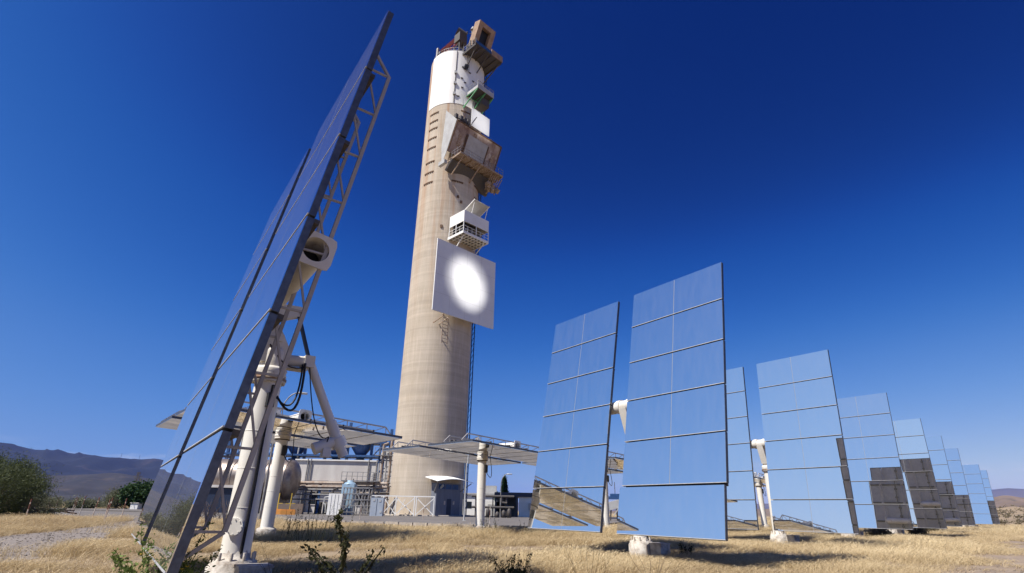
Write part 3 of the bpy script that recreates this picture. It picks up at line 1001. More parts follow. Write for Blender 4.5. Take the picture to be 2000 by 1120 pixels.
for x, y in ((-2.78, -7.98), (2.28, -7.98), (-.25, -7.98), (-2.78, -6.2), (-2.78, -4.6), (2.28, -5)):
    MB().beam((x, y, 39.75), (x, y, 41.45), .1).build('post', MT['wallwhite'], cabin)
rl = MB(); rail(rl, (-2.78, -7.98, 39.75), (2.28, -7.98, 39.75), .95, 6)
rail(rl, (-2.78, -7.98, 39.75), (-2.78, -4.4, 39.75), .95, 4)
rl.build('railing', MT['wallwhite'], cabin)
for k, (x, y, z, s_) in enumerate(((-1.6, -6.6, 40.5, .8), (-.2, -6.2, 40.7, 1.0), (1.2, -6.7, 40.3, .7), (.5, -5.9, 41.2, .9))):
    MB().box((x, y, z), (s_, .7, s_ * 1.1)).cyl((x, y - .3, z), (x, y - .8, z + .1), s_ * .3, n=12).build('instrument', MT['grey'], cabin)
br = MB()
for x in (-2.3, 1.8):
    br.beam((x, -7.6, 39.4), (x * .9, -4.5, 36.9), .12)
br.build('bracket', MT['wallwhite'], cabin)
sl = MB()
sl.box((.2, -7.3, 45.0), (2.9, 2.8, .12), Matrix.Rotation(R(-24), 3, 'X'))
ca = sl.build('roof_awning', MT['greyside'], cabin)
sl = MB()
for x in (-1.2, 1.6):
    sl.beam((x, -7.8, 43.4), (x, -8.4, 45.4), .08); sl.beam((x, -6.2, 43.3), (x, -6.2, 44.5), .08)
sl.beam((-1.35, -8.6, 45.6), (-1.35, -5.9, 44.4), .12); sl.beam((1.75, -8.6, 45.6), (1.75, -5.9, 44.4), .12)
sl.build('awning_frame', MT['wallwhite'], ca)

# tilted cavity receiver
rc = MB()
TLs, BLs = (-4.7, -7.05, 60.0), (-4.7, -4.95, 54.9)
TRs, BRs = (5.5, -7.05, 60.0), (5.5, -4.95, 54.9)
rc.prism([TLs, BLs, BRs, TRs], Vector((0, .22, .06)))
recv = rc.build('receiver_panel', MT['receiver'], tower, label='tilted rust-stained receiver panel under a small white target')
sd = MB()
for x in (-4.72, 5.5):
    sd.prism([(x, -7.0, 60.0), (x, -4.9, 54.8), (x, -3.8, 52.6), (x, -3.4, 56), (x, -3.9, 63.6)], (.02 if x > 0 else -.06, 0, 0))
sd.build('side_cladding', MT['greyside'], recv)
sd = MB()
sd.prism([(-4.7, -7.0, 60.02), (5.5, -7.0, 60.02), (5.5, -3.9, 61.6), (-4.7, -3.9, 61.6)], (0, 0, .1))
sd.build('roof_sheet', MT['darksteel'], recv)
nrm = Vector((0, -5.1, 2.1)).normalized()
upv = (Vector(TLs) - Vector(BLs)).normalized()
nrm = Vector((1, 0, 0)).cross(upv)
if nrm.y > 0:
    nrm = -nrm


def onrecv(x, t, o):
    return Vector((x, 0, 0)) + Vector((0, BLs[1], BLs[2])) + upv * t + nrm * o


ap = MB()
ap.prism([onrecv(-1.8, .6, .03), onrecv(2.6, .6, .03), onrecv(2.6, 4.3, .03), onrecv(-1.8, 4.3, .03)], nrm * .09)
ap.build('aperture_door', MT['greyside'], recv)
ap = MB()
for x in (-2.1, -1.85, 2.75):
    ap.beam(onrecv(x, .4, .15), onrecv(x, 4.2, .15), .13)
ap.beam(onrecv(-4.6, 5.45, .08), onrecv(5.4, 5.45, .08), .16)
ap.beam(onrecv(-4.6, 0.1, .08), onrecv(-4.6, 5.4, .08), .16); ap.beam(onrecv(5.4, .1, .08), onrecv(5.4, 5.4, .08), .16)
ap.build('steel_frame', MT['slot'], recv)
for x, t, hh in ((-3.2, 2.6, 2.0), (4.2, 2.2, 2.4), (-.4, 4.75, .5)):
    MB().prism([onrecv(x - .3, t - hh / 2, .03), onrecv(x + .3, t - hh / 2, .03), onrecv(x + .3, t + hh / 2, .03), onrecv(x - .3, t + hh / 2, .03)], nrm * .06).build('rust_plate', MT['rust'], recv)
wk = MB()
wk.bb((-4.2, -7.9, 53.2), (5.2, -7.75, 53.5)); wk.bb((-4.2, -7.75, 53.38), (5.2, -4.6, 53.45))
for k in range(8):
    wk.beam((-4.2 + k * 1.34, -7.8, 53.25), (-4.2 + k * 1.34, -4.6, 53.0), .12, .2)
for x in (-3.4, .3, 4.2):
    wk.beam((x, -7.6, 53.2), (x, -4.8, 50.8), .15)
wk.build('walkway', MT['rust'], recv)
rl = MB(); rail(rl, (-4.2, -7.85, 53.5), (5.2, -7.85, 53.5), 1.05, 9); rail(rl, (-4.2, -7.85, 53.5), (-4.2, -5.6, 53.5), 1.05, 3)
rl.build('railing', MT['grey'], recv)
un = MB()
un.prism([(-4.3, -6.0, 53.0), (4.6, -6.0, 53.0), (4.9, -4.2, 50.8), (-4.0, -4.2, 51.8)], (0, .5, .2))
un.build('underframe', MT['darksteel'], recv)
un = MB()
for k in range(7):
    un.box((3.2 + .35 * k, -6.4 + .35 * (k % 3), 51.6 - .22 * (k % 4)), (.7, .8, .5), Matrix.Rotation(.4 * k, 3, 'X') @ Matrix.Rotation(.3 * k, 3, 'Y'))
    un.beam((3.0 + .4 * k, -7.4, 53.0), (3.4 + .35 * k, -5.4, 50.9 + .2 * (k % 2)), .12)
un.build('rusty_bracket', MT['rust'], recv)
MB().bb((-5.3, -5.2, 52.1), (-4.75, -3.6, 52.75)).build('support_beam', MT['greyside'], recv)
tp = MB()
for k, x in enumerate((-4.0, -3.0, -2.3, -1.6)):
    tp.box((x, -5.8 - .1 * k, 61.7), (.5, .5, .9 + .2 * (k % 2)))
tp.beam((-4.2, -6.2, 61.2), (-1.2, -6.2, 61.4), .12); tp.beam((-1.6, -6.6, 60.6), (-.2, -6.6, 63.4), .1)
tp.build('roof_equipment', MT['darksteel'], recv)
MB().bb((-1.3, -6.55, 61.1), (2.85, -6.45, 64.8)).build('small_target', MT['target'], tower, label='small white square target above the receiver panel')

# green-braced balcony
gb = MB()
gb.bb((-1.5, -8.0, 68.3), (2.3, -7.92, 69.3)); gb.bb((2.22, -7.92, 68.3), (2.3, -5.0, 69.3)); gb.bb((-1.5, -7.92, 68.3), (-1.42, -5.2, 68.9))
gbo = gb.build('balcony_parapet', MT['greyside'], tower, label='small grey balcony on green braces below the tower top')
MB().bb((-1.42, -7.92, 68.32), (2.22, -4.6, 68.4)).build('balcony_floor', MT['darksteel'], gbo)
b = MB()
for x in (-1.4, .4, 2.2):
    b.beam((x, -7.8, 68.2), (x - .4, -4.7, 65.6), .17); b.beam((x, -7.9, 68.25), (x, -4.6, 68.2), .14)
b.beam((-1.4, -6.2, 67.0), (2.2, -6.2, 67.0), .1)
b.build('green_brace', MT['green'], gbo)
b = MB(); rail(b, (-1.46, -7.9, 68.9), (-1.46, -5.2, 68.9), 1.0, 3); rail(b, (-1.46, -7.96, 69.3), (2.26, -7.96, 69.3), .6, 4)
b.build('railing', MT['grey'], gbo)
MB().bb((.3, -7.2, 66.4), (2.0, -5.3, 67.9)).build('equipment_box', MT['darksteel'], gbo)

# top platform with tilted tan receiver box
tpf = MB()
tpf.bb((-2.6, -8.1, 77.6), (3.9, -3.0, 77.75))
for k in range(6):
    tpf.beam((-2.5 + k * 1.26, -8.0, 77.5), (-2.5 + k * 1.26, -3.2, 77.5), .14, .3)
for x in (-2.2, .6, 3.5):
    tpf.beam((x, -7.9, 77.4), (x * .8, -4.4, 74.3), .16)
topp = tpf.build('top_platform', MT['darksteel'], tower)
MB().bb((1.2, -8.2, 77.7), (3.95, -8.05, 79.0)).bb((3.83, -8.05, 77.7), (3.95, -5.0, 79.0)).build('parapet', MT['tan'], topp)
MB().bb((-2.6, -8.16, 77.75), (1.2, -8.08, 78.4)).build('parapet_sheet', MT['blue'], topp)
b = MB(); rail(b, (-2.6, -8.1, 77.75), (-2.6, -4.6, 77.75), 1.1, 4)
b.build('railing', MT['grey'], topp)
tr = MB()
rotx = Matrix.Rotation(R(20), 3, 'X')
cen = Vector((1.2, -5.3, 83.6))


def tl(x, y, z):
    return cen + rotx @ Vector((x, y, z))


for a, b_ in (((-2.0, -.7, -2.6), (-1.05, .9, 2.6)), ((1.05, -.7, -2.6), (2.0, .9, 2.6)), ((-1.05, -.7, 1.7), (1.05, .9, 2.6)), ((-1.05, -.7, -2.6), (1.05, .9, -1.7))):
    c_ = [(a[i] + b_[i]) / 2 for i in range(3)]
    tr.box(tl(*c_), [abs(b_[i] - a[i]) for i in range(3)], rotx)
tbx = tr.build('tan_receiver_box', MT['tan'], tower, label='tan receiver box with a dark opening at the very top of the tower')
MB().box(tl(0, .3, 0), (2.1, .2, 3.4), rotx).build('dark_aperture', MT['dark'], tbx)
b = MB(); b.prism([tl(2.0, -.7, 2.6), tl(2.6, .2, 2.2), tl(2.6, .2, -1.2), tl(2.0, -.7, -2.0)], (0, .1, 0))
b.build('side_shield', MT['tan'], tbx)
b = MB()
for x in (-1.5, 0, 1.6):
    b.beam((x + 1.2, -4.6, 77.8), tl(x, .9, -1.6), .18); b.beam((x + 1.2, -2.4, 77.9), tl(x, .9, 1.2), .14)
b.beam((-.4, -4.6, 79.6), (2.9, -4.6, 79.8), .14)
for k in range(4):
    b.cyl((-1.2 + k * .5, -4.9, 78), (-1.5 + k * .55, -5.2, 81.2 + .5 * (k % 2)), .12, n=8)
b.build('box_supports', MT['darksteel'], tbx)
# crane and roof clutter
c0 = empty('roof_crane', (0, 0, 0))
c0.parent = tower
b = MB()
b.beam((-4.6, -.6, 79.4), (-2.0, -1.5, 84.0), .55, .55)
b.build('jib', MT['red'], c0)
b = MB()
b.beam((-4.4, -1.2, 78.6), (-1.9, -2.2, 82.6), .22); b.beam((-4.2, 0, 79.2), (-2.2, -.8, 83.2), .2)
for k in range(5):
    t = k / 4
    b.beam((-4.4 + 2.5 * t, -1.2 - t, 78.6 + 4 * t), (-4.3 + 2.2 * t, -.4 - .8 * t, 79.4 + 4 * t), .12)
b.build('jib_lattice', MT['red'], c0)
b = MB()
b.bb((-2.6, -3.2, 82.2), (-.8, -1.6, 84.2)); b.beam((-2.2, -3.0, 78), (-2.2, -2.8, 82.4), .3); b.beam((-1.0, -2.6, 78), (-1.2, -2.4, 82.4), .3); b.beam((-3.6, -2.6, 78.2), (-2.2, -2.6, 82), .2); b.beam((-.2, -3.4, 78), (-1.4, -2.6, 81.6), .2)
b.build('winch', MT['darksteel'], c0)
b = MB()
b.cyl((-2.5, -2.1, 85.2), (-.7, -2.7, 84.6), .75, n=16); b.beam((-1.8, -2.3, 84.2), (-1.8, -2.3, 85), .3); b.beam((-1, -2.6, 84.2), (-.6, -2.9, 85.9), .16)
b.build('winch_cover', MT['darksteel'], c0)
b = MB()
b.beam((.2, -3.3, 78), (.2, -3.3, 87.0), .14); b.beam((-.3, -3.3, 85.4), (.9, -3.3, 85.8), .1); b.cyl((.2, -3.3, 86.6), (.5, -3.3, 87.4), .35, n=10)
b.build('antenna', MT['grey'], c0)
b = MB()
for k in range(9):
    d = tang(-105 + k * 11)
    b.beam((d.x * 4.8, d.y * 4.8, 78.2), (d.x * 4.8, d.y * 4.8, 79.3), .07)
    e = tang(-105 + (k + 1) * 11)
    for zz in (78.75, 79.3):
        if k < 8:
            b.beam((d.x * 4.8, d.y * 4.8, zz), (e.x * 4.8, e.y * 4.8, zz), .06)
b.build('roof_railing', MT['grey'], tower)
d = tang(-98)
b = MB()
b.cyl((d.x * 4.6, d.y * 4.6, 78.2), (d.x * 4.6, d.y * 4.6, 81.0), .28, n=12); b.cyl((d.x * 4.2, d.y * 4.2, 78.2), (d.x * 4.2, d.y * 4.2, 80.2), .18, n=10)
b.build('roof_vent', MT['grey'], tower)
d = tang(-84)
b = MB()
b.lathe([(.62, -.12), (.62, .12), (.50, .12), (.50, -.12), (.62, -.12)], 18)
wh = b.build('cable_reel', MT['grey'], tower)
wh.matrix_local = Matrix.Translation((d.x * 4.4, d.y * 4.4, 79.0)) @ Matrix.Rotation(R(90), 4, 'X')
b = MB()
for k in range(7):
    x = -1.9 + k * .55
    b.beam((x, -3.6 - .2 * (k % 3), 77.9), (x + .3 * (k % 2), -3.8, 80.6 + .7 * (k % 3)), .13)
b.beam((-2.2, -3.7, 79.4), (1.6, -3.7, 79.9), .12); b.beam((-2.0, -3.9, 80.8), (1.0, -3.9, 81.3), .12)
b.bb((-2.4, -4.3, 78), (-1.4, -3.4, 79.1)); b.bb((-.6, -4.2, 78), (.4, -3.3, 79.6))
b.build('roof_steelwork', MT['darksteel'], tower)

# door wall, canopy, plinth
b = MB(); b.bb((-2.55, -5.4, 0), (1.45, -4.0, 3.95))
dw = b.build('door_wall', MT['doorgrey'], tower, label='grey sheet-metal wall with a door at the foot of the tower')
for k in range(3):
    MB().bb((-2.2 + k * 1.12, -5.43, 3.25), (-1.2 + k * 1.12, -5.401, 3.85)).build('vent_panel', MT['blue'], dw)
b = MB(); b.bb((-.75, -5.44, 0), (-.05, -5.401, 2.1))
b.build('door', MT['navy'], dw)
for x in (-1.25, .25):
    MB().bb((x, -5.43, 1.4), (x + .25, -5.401, 1.85)).build('notice', MT['postwhite'], dw)
b = MB()
vs = []
for k in range(9):
    t = k / 8
    x = -3.6 + 6.0 * t
    for y, dz in ((-6.9, 0), (-4.2, .55)):
        vs.append((x, y, 4.15 + dz + .35 * math.sin(math.pi * t)))
        vs.append((x, y, 4.09 + dz + .35 * math.sin(math.pi * t)))
fs = []
for k in range(8):
    a = 4 * k
    fs += [(a, a + 4, a + 6, a + 2), (a + 1, a + 3, a + 7, a + 5), (a, a + 1, a + 5, a + 4), (a + 2, a + 6, a + 7, a + 3)]
fs += [(0, 2, 3, 1), (32, 33, 35, 34)]
b.add(vs, fs)
cn = b.build('canopy', MT['wallwhite'], dw)
b = MB(); b.beam((-3.4, -6.7, 4.05), (-2.6, -5.0, 2.9), .09); b.beam((2.2, -6.7, 4.05), (1.5, -5.0, 2.9), .09)
b.build('canopy_strut', MT['grey'], cn)
b = MB(); b.cyl((-1.9, -5.4, 3.4), (-1.9, -5.9, 3.7), .14, n=10)
b.build('flood_lamp', MT['greyside'], dw)
b = MB(); b.lathe([(TR + 1.1, 0), (TR + 1.1, .16), (TR + .001, .16)], 64)
b.build('plinth', MT['kerb'], tower)

# sunlight that the field's mirrors throw on the two targets
def beam_light(name, src, dst, size, energy, blend):
    ld = bpy.data.lights.new(name, 'SPOT')
    ld.energy = energy
    ld.spot_size = size
    ld.spot_blend = blend
    ld.shadow_soft_size = 0.05
    ld.color = (1, .97, .92)
    o = bpy.data.objects.new(name, ld)
    o.location = src
    o.rotation_euler = (Vector(src) - Vector(dst)).to_track_quat('Z', 'Y').to_euler()
    col.objects.link(o)
    return o


def tw(x, y, z):
    return Matrix.Rotation(R(45), 3, 'Z') @ Vector((x, y, z)) + Vector((TX, TY, 0))


beam_light('heliostat_beam', (55, 30, 3.7), tw(-.2, -6.55, 32.3), R(6.9), 1.9e5, 1.0)
beam_light('heliostat_beam', (49, 36, 3.7), tw(-.7, -6.55, 32.9), R(5.4), 1.1e5, 1.0)
beam_light('heliostat_beam', (61, 24, 3.7), tw(.5, -6.55, 31.2), R(4.9), 1.3e5, 1.0)
beam_light('heliostat_beam', (58, 34, 3.7), tw(.8, -6.55, 62.9), R(3.9), 3.0e5, 1.0)


# ------------------------------------------------------------------ plant left of the tower
def building(name, loc, label, parts):
    e = empty(name, loc, label=label, category='building')
    return e


pb = empty('process_building', (-26, 92, 0), label='long pale flat-roofed process building behind the face-down heliostat', category='building')
b = MB(); b.bb((-8.5, 0, 0), (8.0, 12, 7.8))
b.build('wall', MT['wall'], pb)
b = MB(); b.bb((5.2, -.6, 0), (8.8, 3.4, 9.2))
b.build('stair_block', MT['wall'], pb)
b = MB(); b.bb((-8.7, -.25, 7.8), (5.2, -.02, 8.0)); b.bb((-8.7, -.02, 7.8), (-8.5, 12, 8.0))
b.build('parapet_cap', MT['wallwhite'], pb)
b = MB(); b.bb((-8.6, -2.6, 0), (-7.2, -.02, 4.6))
lw = b.build('annex', MT['wallwhite'], pb)
MB().bb((-8.2, -2.65, 1.4), (-7.6, -2.601, 2.4)).build('window', MT['glass'], lw)
for x, w_ in ((-5.6, 1.2), (-2.2, 1.6), (.6, .9), (2.0, 1.5)):
    wd = MB().bb((x, -.06, 1.2), (x + w_, -.005, 2.9)).build('window', MT['glass'], pb)
    MB().bb((x - .08, -.10, 1.1), (x + w_ + .08, -.061, 1.2)).build('sill', MT['wall'], wd)
MB().bb((-6.9, -.9, 3.9), (7.9, -.02, 4.1)).build('ledge', MT['pipe'], pb)
for x in (-6.6, -6.1, 3.3, 4.6):
    MB().cyl((x, -.2, 0), (x, -.2, 8.1), .11, n=8).build('downpipe', MT['grey'], pb)
MB().bb((4.3, -.3, 4.7), (4.9, -.02, 6.0)).build('wall_cabinet', MT['darksteel'], pb)

st = empty('blue_steel_frame', (-27, 98, 0), label='blue steel process structure with hoppers rising behind the pale building', category='steel structure')
for k, x in enumerate((-22, -17, -12, -8.6, -5.0, -1.2, 3.0, 6.2)):
    MB().beam((x, 0, 0), (x, 0, 12.8 + (k % 3)), .42).build('column', MT['blue'], st)
for z, x0, x1 in ((8.9, -22, 6.4), (11.2, -17, 6.4), (13.0, -9, 3.2)):
    MB().bb((x0, -1.5, z), (x1, 2.5, z + .3)).build('deck', MT['blue'], st)
for z, x0, x1 in ((9.2, -22, -12), (11.5, -9, -1), (11.5, 2, 6.3)):
    rr = MB(); rail(rr, (x0, -1.5, z), (x1, -1.5, z), 1.1, int((x1 - x0) / 1.2), .08)
    rr.build('railing', MT['blue'], st)
for x in (-10.3, -3.2, 1.0):
    hp = MB()
    hp.lathe([(1.7, 11.1), (1.7, 10.5), (.7, 9.1), (.7, 8.6), (1.2, 8.5), (1.2, 8.0)], 16, (x, .6, 0))
    hp.lathe([(0, 11.1), (1.7, 11.1)], 16, (x, .6, 0))
    hp.build('hopper', MT['blue'], st)
br = MB()
for x0, x1 in ((-22, -17), (-17, -12), (-5, -1.2), (3, 6.2)):
    br.beam((x0, .1, 8.9), (x1, .1, 12.6), .16); br.beam((x1, .1, 8.9), (x0, .1, 12.6), .16)
br.build('cross_brace', MT['blue'], st)
for k, x in enumerate((-19.5, -18.6, -15, -14.2, -9.4)):
    MB().cyl((x, -1.0, 8.6), (x, -1.0, 13.4 - k * .3), .14, n=8).build('vent_pipe', MT['greyside'], st)

pt = empty('pipe_tower', (-17.6, 84, 0), label='blue lattice pipe tower pressed against the left edge of the concrete tower', category='steel structure')
for x in (-1.7, 1.4):
    for y in (0, 3):
        MB().beam((x, y, 0), (x, y, 11.0), .24).build('column', MT['blue'], pt)
z = 1.0
while z < 10.5:
    bm = MB(); bm.beam((-1.7, 0, z), (1.4, 0, z), .14); bm.beam((-1.7, 0, z), (1.4, 0, z + 1.6), .10); bm.beam((1.4, 0, z), (1.4, 3, z), .12); bm.beam((-1.7, 0, z), (-1.7, 3, z), .12)
    bm.build('brace', MT['blue'], pt)
    z += 1.6
for x, y, r_, zt, m_ in ((-1.1, -.5, .16, 9.6, 'pipe'), (-.5, -.4, .12, 8.4, 'greyside'), (.1, -.6, .20, 10.2, 'pipe'), (.8, -.4, .11, 9.0, 'greyside'), (-1.5, -.6, .10, 7.0, 'greyside')):
    pp = MB(); pp.tube([(x, y, 0.2), (x, y, zt), (x + .5, y + .6, zt + .3)], r_, 10)
    pp.build('riser_pipe', MT[m_], pt)
v_ = MB(); v_.lathe([(0, 7.6), (.5, 7.8), (.62, 8.2), (.62, 8.9), (.4, 9.3), (0, 9.4)], 14, (-.9, 1.0, 0))
v_.build('separator_vessel', MT['wallwhite'], pt)
for z in (4.2, 8.0):
    rr = MB(); rr.bb((-2.2, -1.1, z), (2.0, -.05, z + .1)); rail(rr, (-2.2, -1.1, z + .1), (2.0, -1.1, z + .1), 1.0, 6, .06)
    rr.build('landing', MT['grey'], pt)

tk = empty('storage_tank', (-30.0, 72, 0), label='weathered horizontal cylindrical tank half hidden by the nearest white pole', category='tank')
b = MB()
b.cyl((-8, 0, 3.95), (2.6, 0, 3.95), 2.35, n=40, caps=False)
prof = [(2.35 * math.cos(R(a)), 1.0 * math.sin(R(a))) for a in (0, 15, 30, 45, 60, 75, 90)]
b.v_ = None
vs, n = [], 40
for r_, x in prof:
    for k in range(n):
        a = 2 * math.pi * k / n
        vs.append((2.6 + x, r_ * math.cos(a), 3.95 + r_ * math.sin(a)))
b.add(vs, [(i * n + k, i * n + (k + 1) % n, (i + 1) * n + (k + 1) % n, (i + 1) * n + k) for i in range(len(prof) - 1) for k in range(n)], True)
b.build('shell', MT['tank'], tk)
for x in (-6, -1.5, 1.6):
    MB().bb((x - .5, -2.0, 0), (x + .5, 2.0, 2.6)).build('saddle', MT['pipe'], tk)
for x in (-4, 0, 2.5):
    sr = MB().lathe([(2.36, -.06), (2.40, -.06), (2.40, .06), (2.36, .06)], 40)
    o = sr.build('strap', MT['tank'], tk)
    o.matrix_local = Matrix.Translation((x, 0, 3.95)) @ Matrix.Rotation(R(90), 4, 'Y')
b = MB(); b.bb((-29.0, 69.0, 0), (-24.3, 69.25, 1.15))
b.build('low_wall', mat('brown_wall', (.20, .15, .12), (.15, .11, .09), 1.5, .9), label='low brown wall below the round tank end', category='wall')
dk = empty('dark_shed', (-35.5, 68.5, 0), label='low dark blue shed seen through the nearest trusses', category='shed')
b = MB(); b.bb((-5, 0, 0), (4.0, 6, 2.75))
b.build('wall', MT['navy'], dk)
MB().bb((-5.2, -.3, 2.76), (4.2, 6.2, 3.05)).build('roof_slab', MT['wall'], dk)

wc = empty('white_cabinet', (-20.3, 68.5, 0), label='white metal cabinet below the light blue plastic tank', category='cabinet')
MB().bb((-.95, 0, 0), (.75, 1.2, 2.35)).build('body', MT['wallwhite'], wc)
for x in (-.62, -.2, .2):
    MB().bb((x, -.03, .1), (x + .04, -.001, 2.25)).build('door_seam', MT['greyside'], wc)
pz = MB(); pz.tube([(-1.2, .3, .2), (-1.25, .3, 1.1), (-1.5, .3, 1.2), (-1.5, .3, 1.9), (-1.0, .3, 2.0)], .07, 8)
pz.build('side_pipe', MT['greyside'], wc)
bt = empty('water_tank', (-19.6, 71, 2.2), label='light blue plastic water tank standing behind the white cabinet', category='tank')
b = MB(); b.bb((-.75, -.7, -2.2), (.75, .7, 1.3))
b.build('body', MT['bluelight'], bt)
b = MB(); b.lathe([(.75, 1.3), (.62, 1.5), (.35, 1.56), (.35, 1.75), (0, 1.75)], 16)
b.build('neck', MT['bluelight'], bt)
sr = empty('pipe_rack_crate', (-18.0, 68.0, 0), label='open grey steel rack of bars beside the white cabinet', category='rack')
b = MB()
for x in (-1.5, -.75, 0, .75, 1.5):
    for y in (0, 1.4):
        MB().beam((x, y, .1), (x + .12, y, 3.1), .10).build('upright', MT['grey'], sr)
for k in range(5):
    z = .35 + k * .66
    for y in (0, 1.4):
        MB().beam((-1.5, y - .06, z), (1.65, y - .06, z + .05), .08).build('bar', MT['grey'], sr)
MB().beam((-1.5, -.1, .3), (0, -.1, 1.7), .08).beam((.2, -.1, 2.4), (1.5, -.1, .6), .08).build('diagonal', MT['grey'], sr)
gcb = empty('grey_control_cabinet', (-15.0, 66.5, 0), label='blue-grey control cabinet beside the white X-braced fence', category='cabinet')
MB().bb((-.72, 0, 0), (.72, .8, 1.95)).build('body', mat('blue_grey_paint', (.38, .42, .48), (.32, .36, .42), 1.5, .5), gcb)
for x, z in ((-.45, 1.55), (.25, 1.5), (.4, .35)):
    MB().bb((x, -.03, z), (x + .22, -.001, z + .22)).build('plate', MT['greyside'], gcb)
MB().bb((-.02, -.02, .1), (.02, -.001, 1.85)).build('door_seam', MT['navy'], gcb)

rk = empty('pipe_bridge', (-20, 75, 0), label='pipe bridge with several lagged pipes running to the tower', category='pipe rack')
for x in (-8, -4.5, -1, 2.5):
    MB().beam((x, 0, 0), (x, 0, 3.6), .2).build('post', MT['blue'], rk)
for z, r_, m_ in ((2.9, .12, 'grey'), (3.25, .17, 'pipe'), (3.7, .20, 'pipe'), (2.3, .09, 'grey'), (1.7, .08, 'grey')):
    MB().cyl((-9.5, -.1, z), (4.2, -.1, z + .1), r_, n=10).build('pipe', MT[m_], rk)
wkp = MB(); wkp.bb((-1.6, -1.2, 4.0), (3.2, -.2, 4.1)); rail(wkp, (-1.6, -1.2, 4.1), (3.2, -1.2, 4.1), 1.0, 7, .06)
wkp.build('gangway', MT['grey'], rk)
for x, z0, z1 in ((-.6, .2, 3.4), (.4, .1, 3.0), (1.4, .3, 2.8), (2.2, .1, 3.3), (-2.6, .3, 2.9)):
    MB().tube([(x, -.6, z0), (x, -.6, z1), (x + .4, -.2, z1 + .3)], .10, 8).build('drop_pipe', MT['darksteel'], rk)
for x in (1.0, 2.9):
    MB().beam((x - 1.6, -.8, .2), (x, -.8, 3.2), .16).build('diagonal_strut', MT['darksteel'], rk)

rc_ = random.Random(3)
for k in range(16):
    x, y, z = rc_.uniform(-8.5, 3), rc_.uniform(.4, 3.5), rc_.uniform(1.6, 4.2)
    MB().cyl((x, y, z), (x + rc_.uniform(2, 5), y, z + .05), rc_.uniform(.06, .16), n=8).build('pipe', MT[rc_.choice(('darksteel', 'pipe', 'grey', 'darksteel'))], rk)
for k in range(14):
    x, y, z = rc_.uniform(-8.5, 3.5), rc_.uniform(-.5, 3.0), rc_.uniform(2.0, 4.6)
    MB().cyl((x, y, 0), (x, y, z), rc_.uniform(.06, .13), n=8).build('drop_pipe', MT[rc_.choice(('darksteel', 'grey', 'blue'))], rk)
for k in range(7):
    x = rc_.uniform(-7.5, 3.0)
    MB().bb((x, 1.2, 0), (x + rc_.uniform(.5, 1.1), 2.0, rc_.uniform(.8, 2.0))).build('pump_unit', MT[rc_.choice(('darksteel', 'grey', 'pipe'))], rk)
fx = empty('braced_fence', (-12.6, 72.6, 0), label='white steel fence of X-braced bays at the tower foot', category='fence')
xs = (-4.6, -3.0, -1.4, .9, 1.15, 3.35)
for x in xs:
    MB().beam((x, 0, 0), (x, 0, 2.25), .11).build('post', MT['wallwhite'], fx)
for a, b_ in ((-4.6, -3.0), (-3.0, -1.4), (-1.4, .9), (1.15, 3.35)):
    MB().beam((a, -.02, .15), (b_, -.02, 2.1), .09).build('brace', MT['wallwhite'], fx)
    MB().beam((a, .06, 2.1), (b_, .06, .15), .09).build('brace', MT['wallwhite'], fx)
MB().beam((-4.6, .02, 2.28), (3.4, .02, 2.28), .12).build('top_rail', MT['wallwhite'], fx)
for x in (-4.6, -2.2):
    for k in range(2):
        MB().beam((x + k * .9, 1.2, 0), (x + .8 + k * .9, 1.2, 2.0), .08).build('brace', MT['wallwhite'], fx)

for k, (x, y) in enumerate(((-25.6, 64.5), (-23.9, 63.6))):
    bo = empty('road_barrier', (x, y, 0), R(12 * k), label=('orange barrier foot with a yellow post, under the round tank' if k == 0 else 'orange barrier foot with a yellow post, beside the low brown wall end'), category='barrier', group='orange barriers at the yard edge')
    MB().bb((-.75, -.25, 0), (.75, .25, .45)).bb((-.68, -.2, .45), (.68, .2, .55)).build('foot_block', MT['orange'], bo)
    MB().beam((.1, 0, .5), (.1, 0, 2.2), .09).build('post', MT['yellow'], bo)
    MB().beam((-.4, 0, 1.1), (.6, 0, 1.15), .06).build('cross_bar', MT['yellow'], bo)


def street_lamp(loc, h, reach, rz, label):
    e = empty('street_lamp', loc, R(rz), label=label, category='street lamp')
    b = MB(); b.cyl((0, 0, 0), (0, 0, h * .72), .09, .06, 10)
    pts = [Vector((reach * (1 - math.cos(t)), 0, h * .72 + h * .26 * math.sin(t))) for t in [k * math.pi / 2 / 8 for k in range(9)]]
    b.tube(pts, .045, 8)
    b.build('pole', MT['grey'], e)
    hd = MB()
    vs = []
    for k in range(9):
        a = k / 8
        w_ = .16 * math.sin(math.pi * (.15 + .8 * a))
        vs += [(reach - .1 + .75 * a, -w_, h * .98 + .06), (reach - .1 + .75 * a, w_, h * .98 + .06), (reach - .1 + .75 * a, w_ * .8, h * .98 - .07), (reach - .1 + .75 * a, -w_ * .8, h * .98 - .07)]
    fs = [(4 * k + a, 4 * k + 4 + a, 4 * k + 4 + (a + 1) % 4, 4 * k + (a + 1) % 4) for k in range(8) for a in range(4)] + [(0, 1, 2, 3), (35, 34, 33, 32)]
    hd.add(vs, fs, True)
    hd.build('lamp_head', MT['lampglass'], e)
    return e


street_lamp((-16.9, 40, 0), 8.9, 1.1, 20, 'curved street lamp behind the nearest heliostat, above the stowed one')
street_lamp((-1.0, 80, 0), 5.7, .9, 0, 'curved street lamp in front of the cypress')
b = MB(); b.cyl((0, 0, 0), (0, 0, 6.2), .07, .05, 10); b.box((0, 0, .03), (.3, .3, .06))
o = b.build('lamp_post', MT['greyside'], label='plain slim grey post standing before the tower door', category='post')
o.location = (-3.6, 48.5, 0)

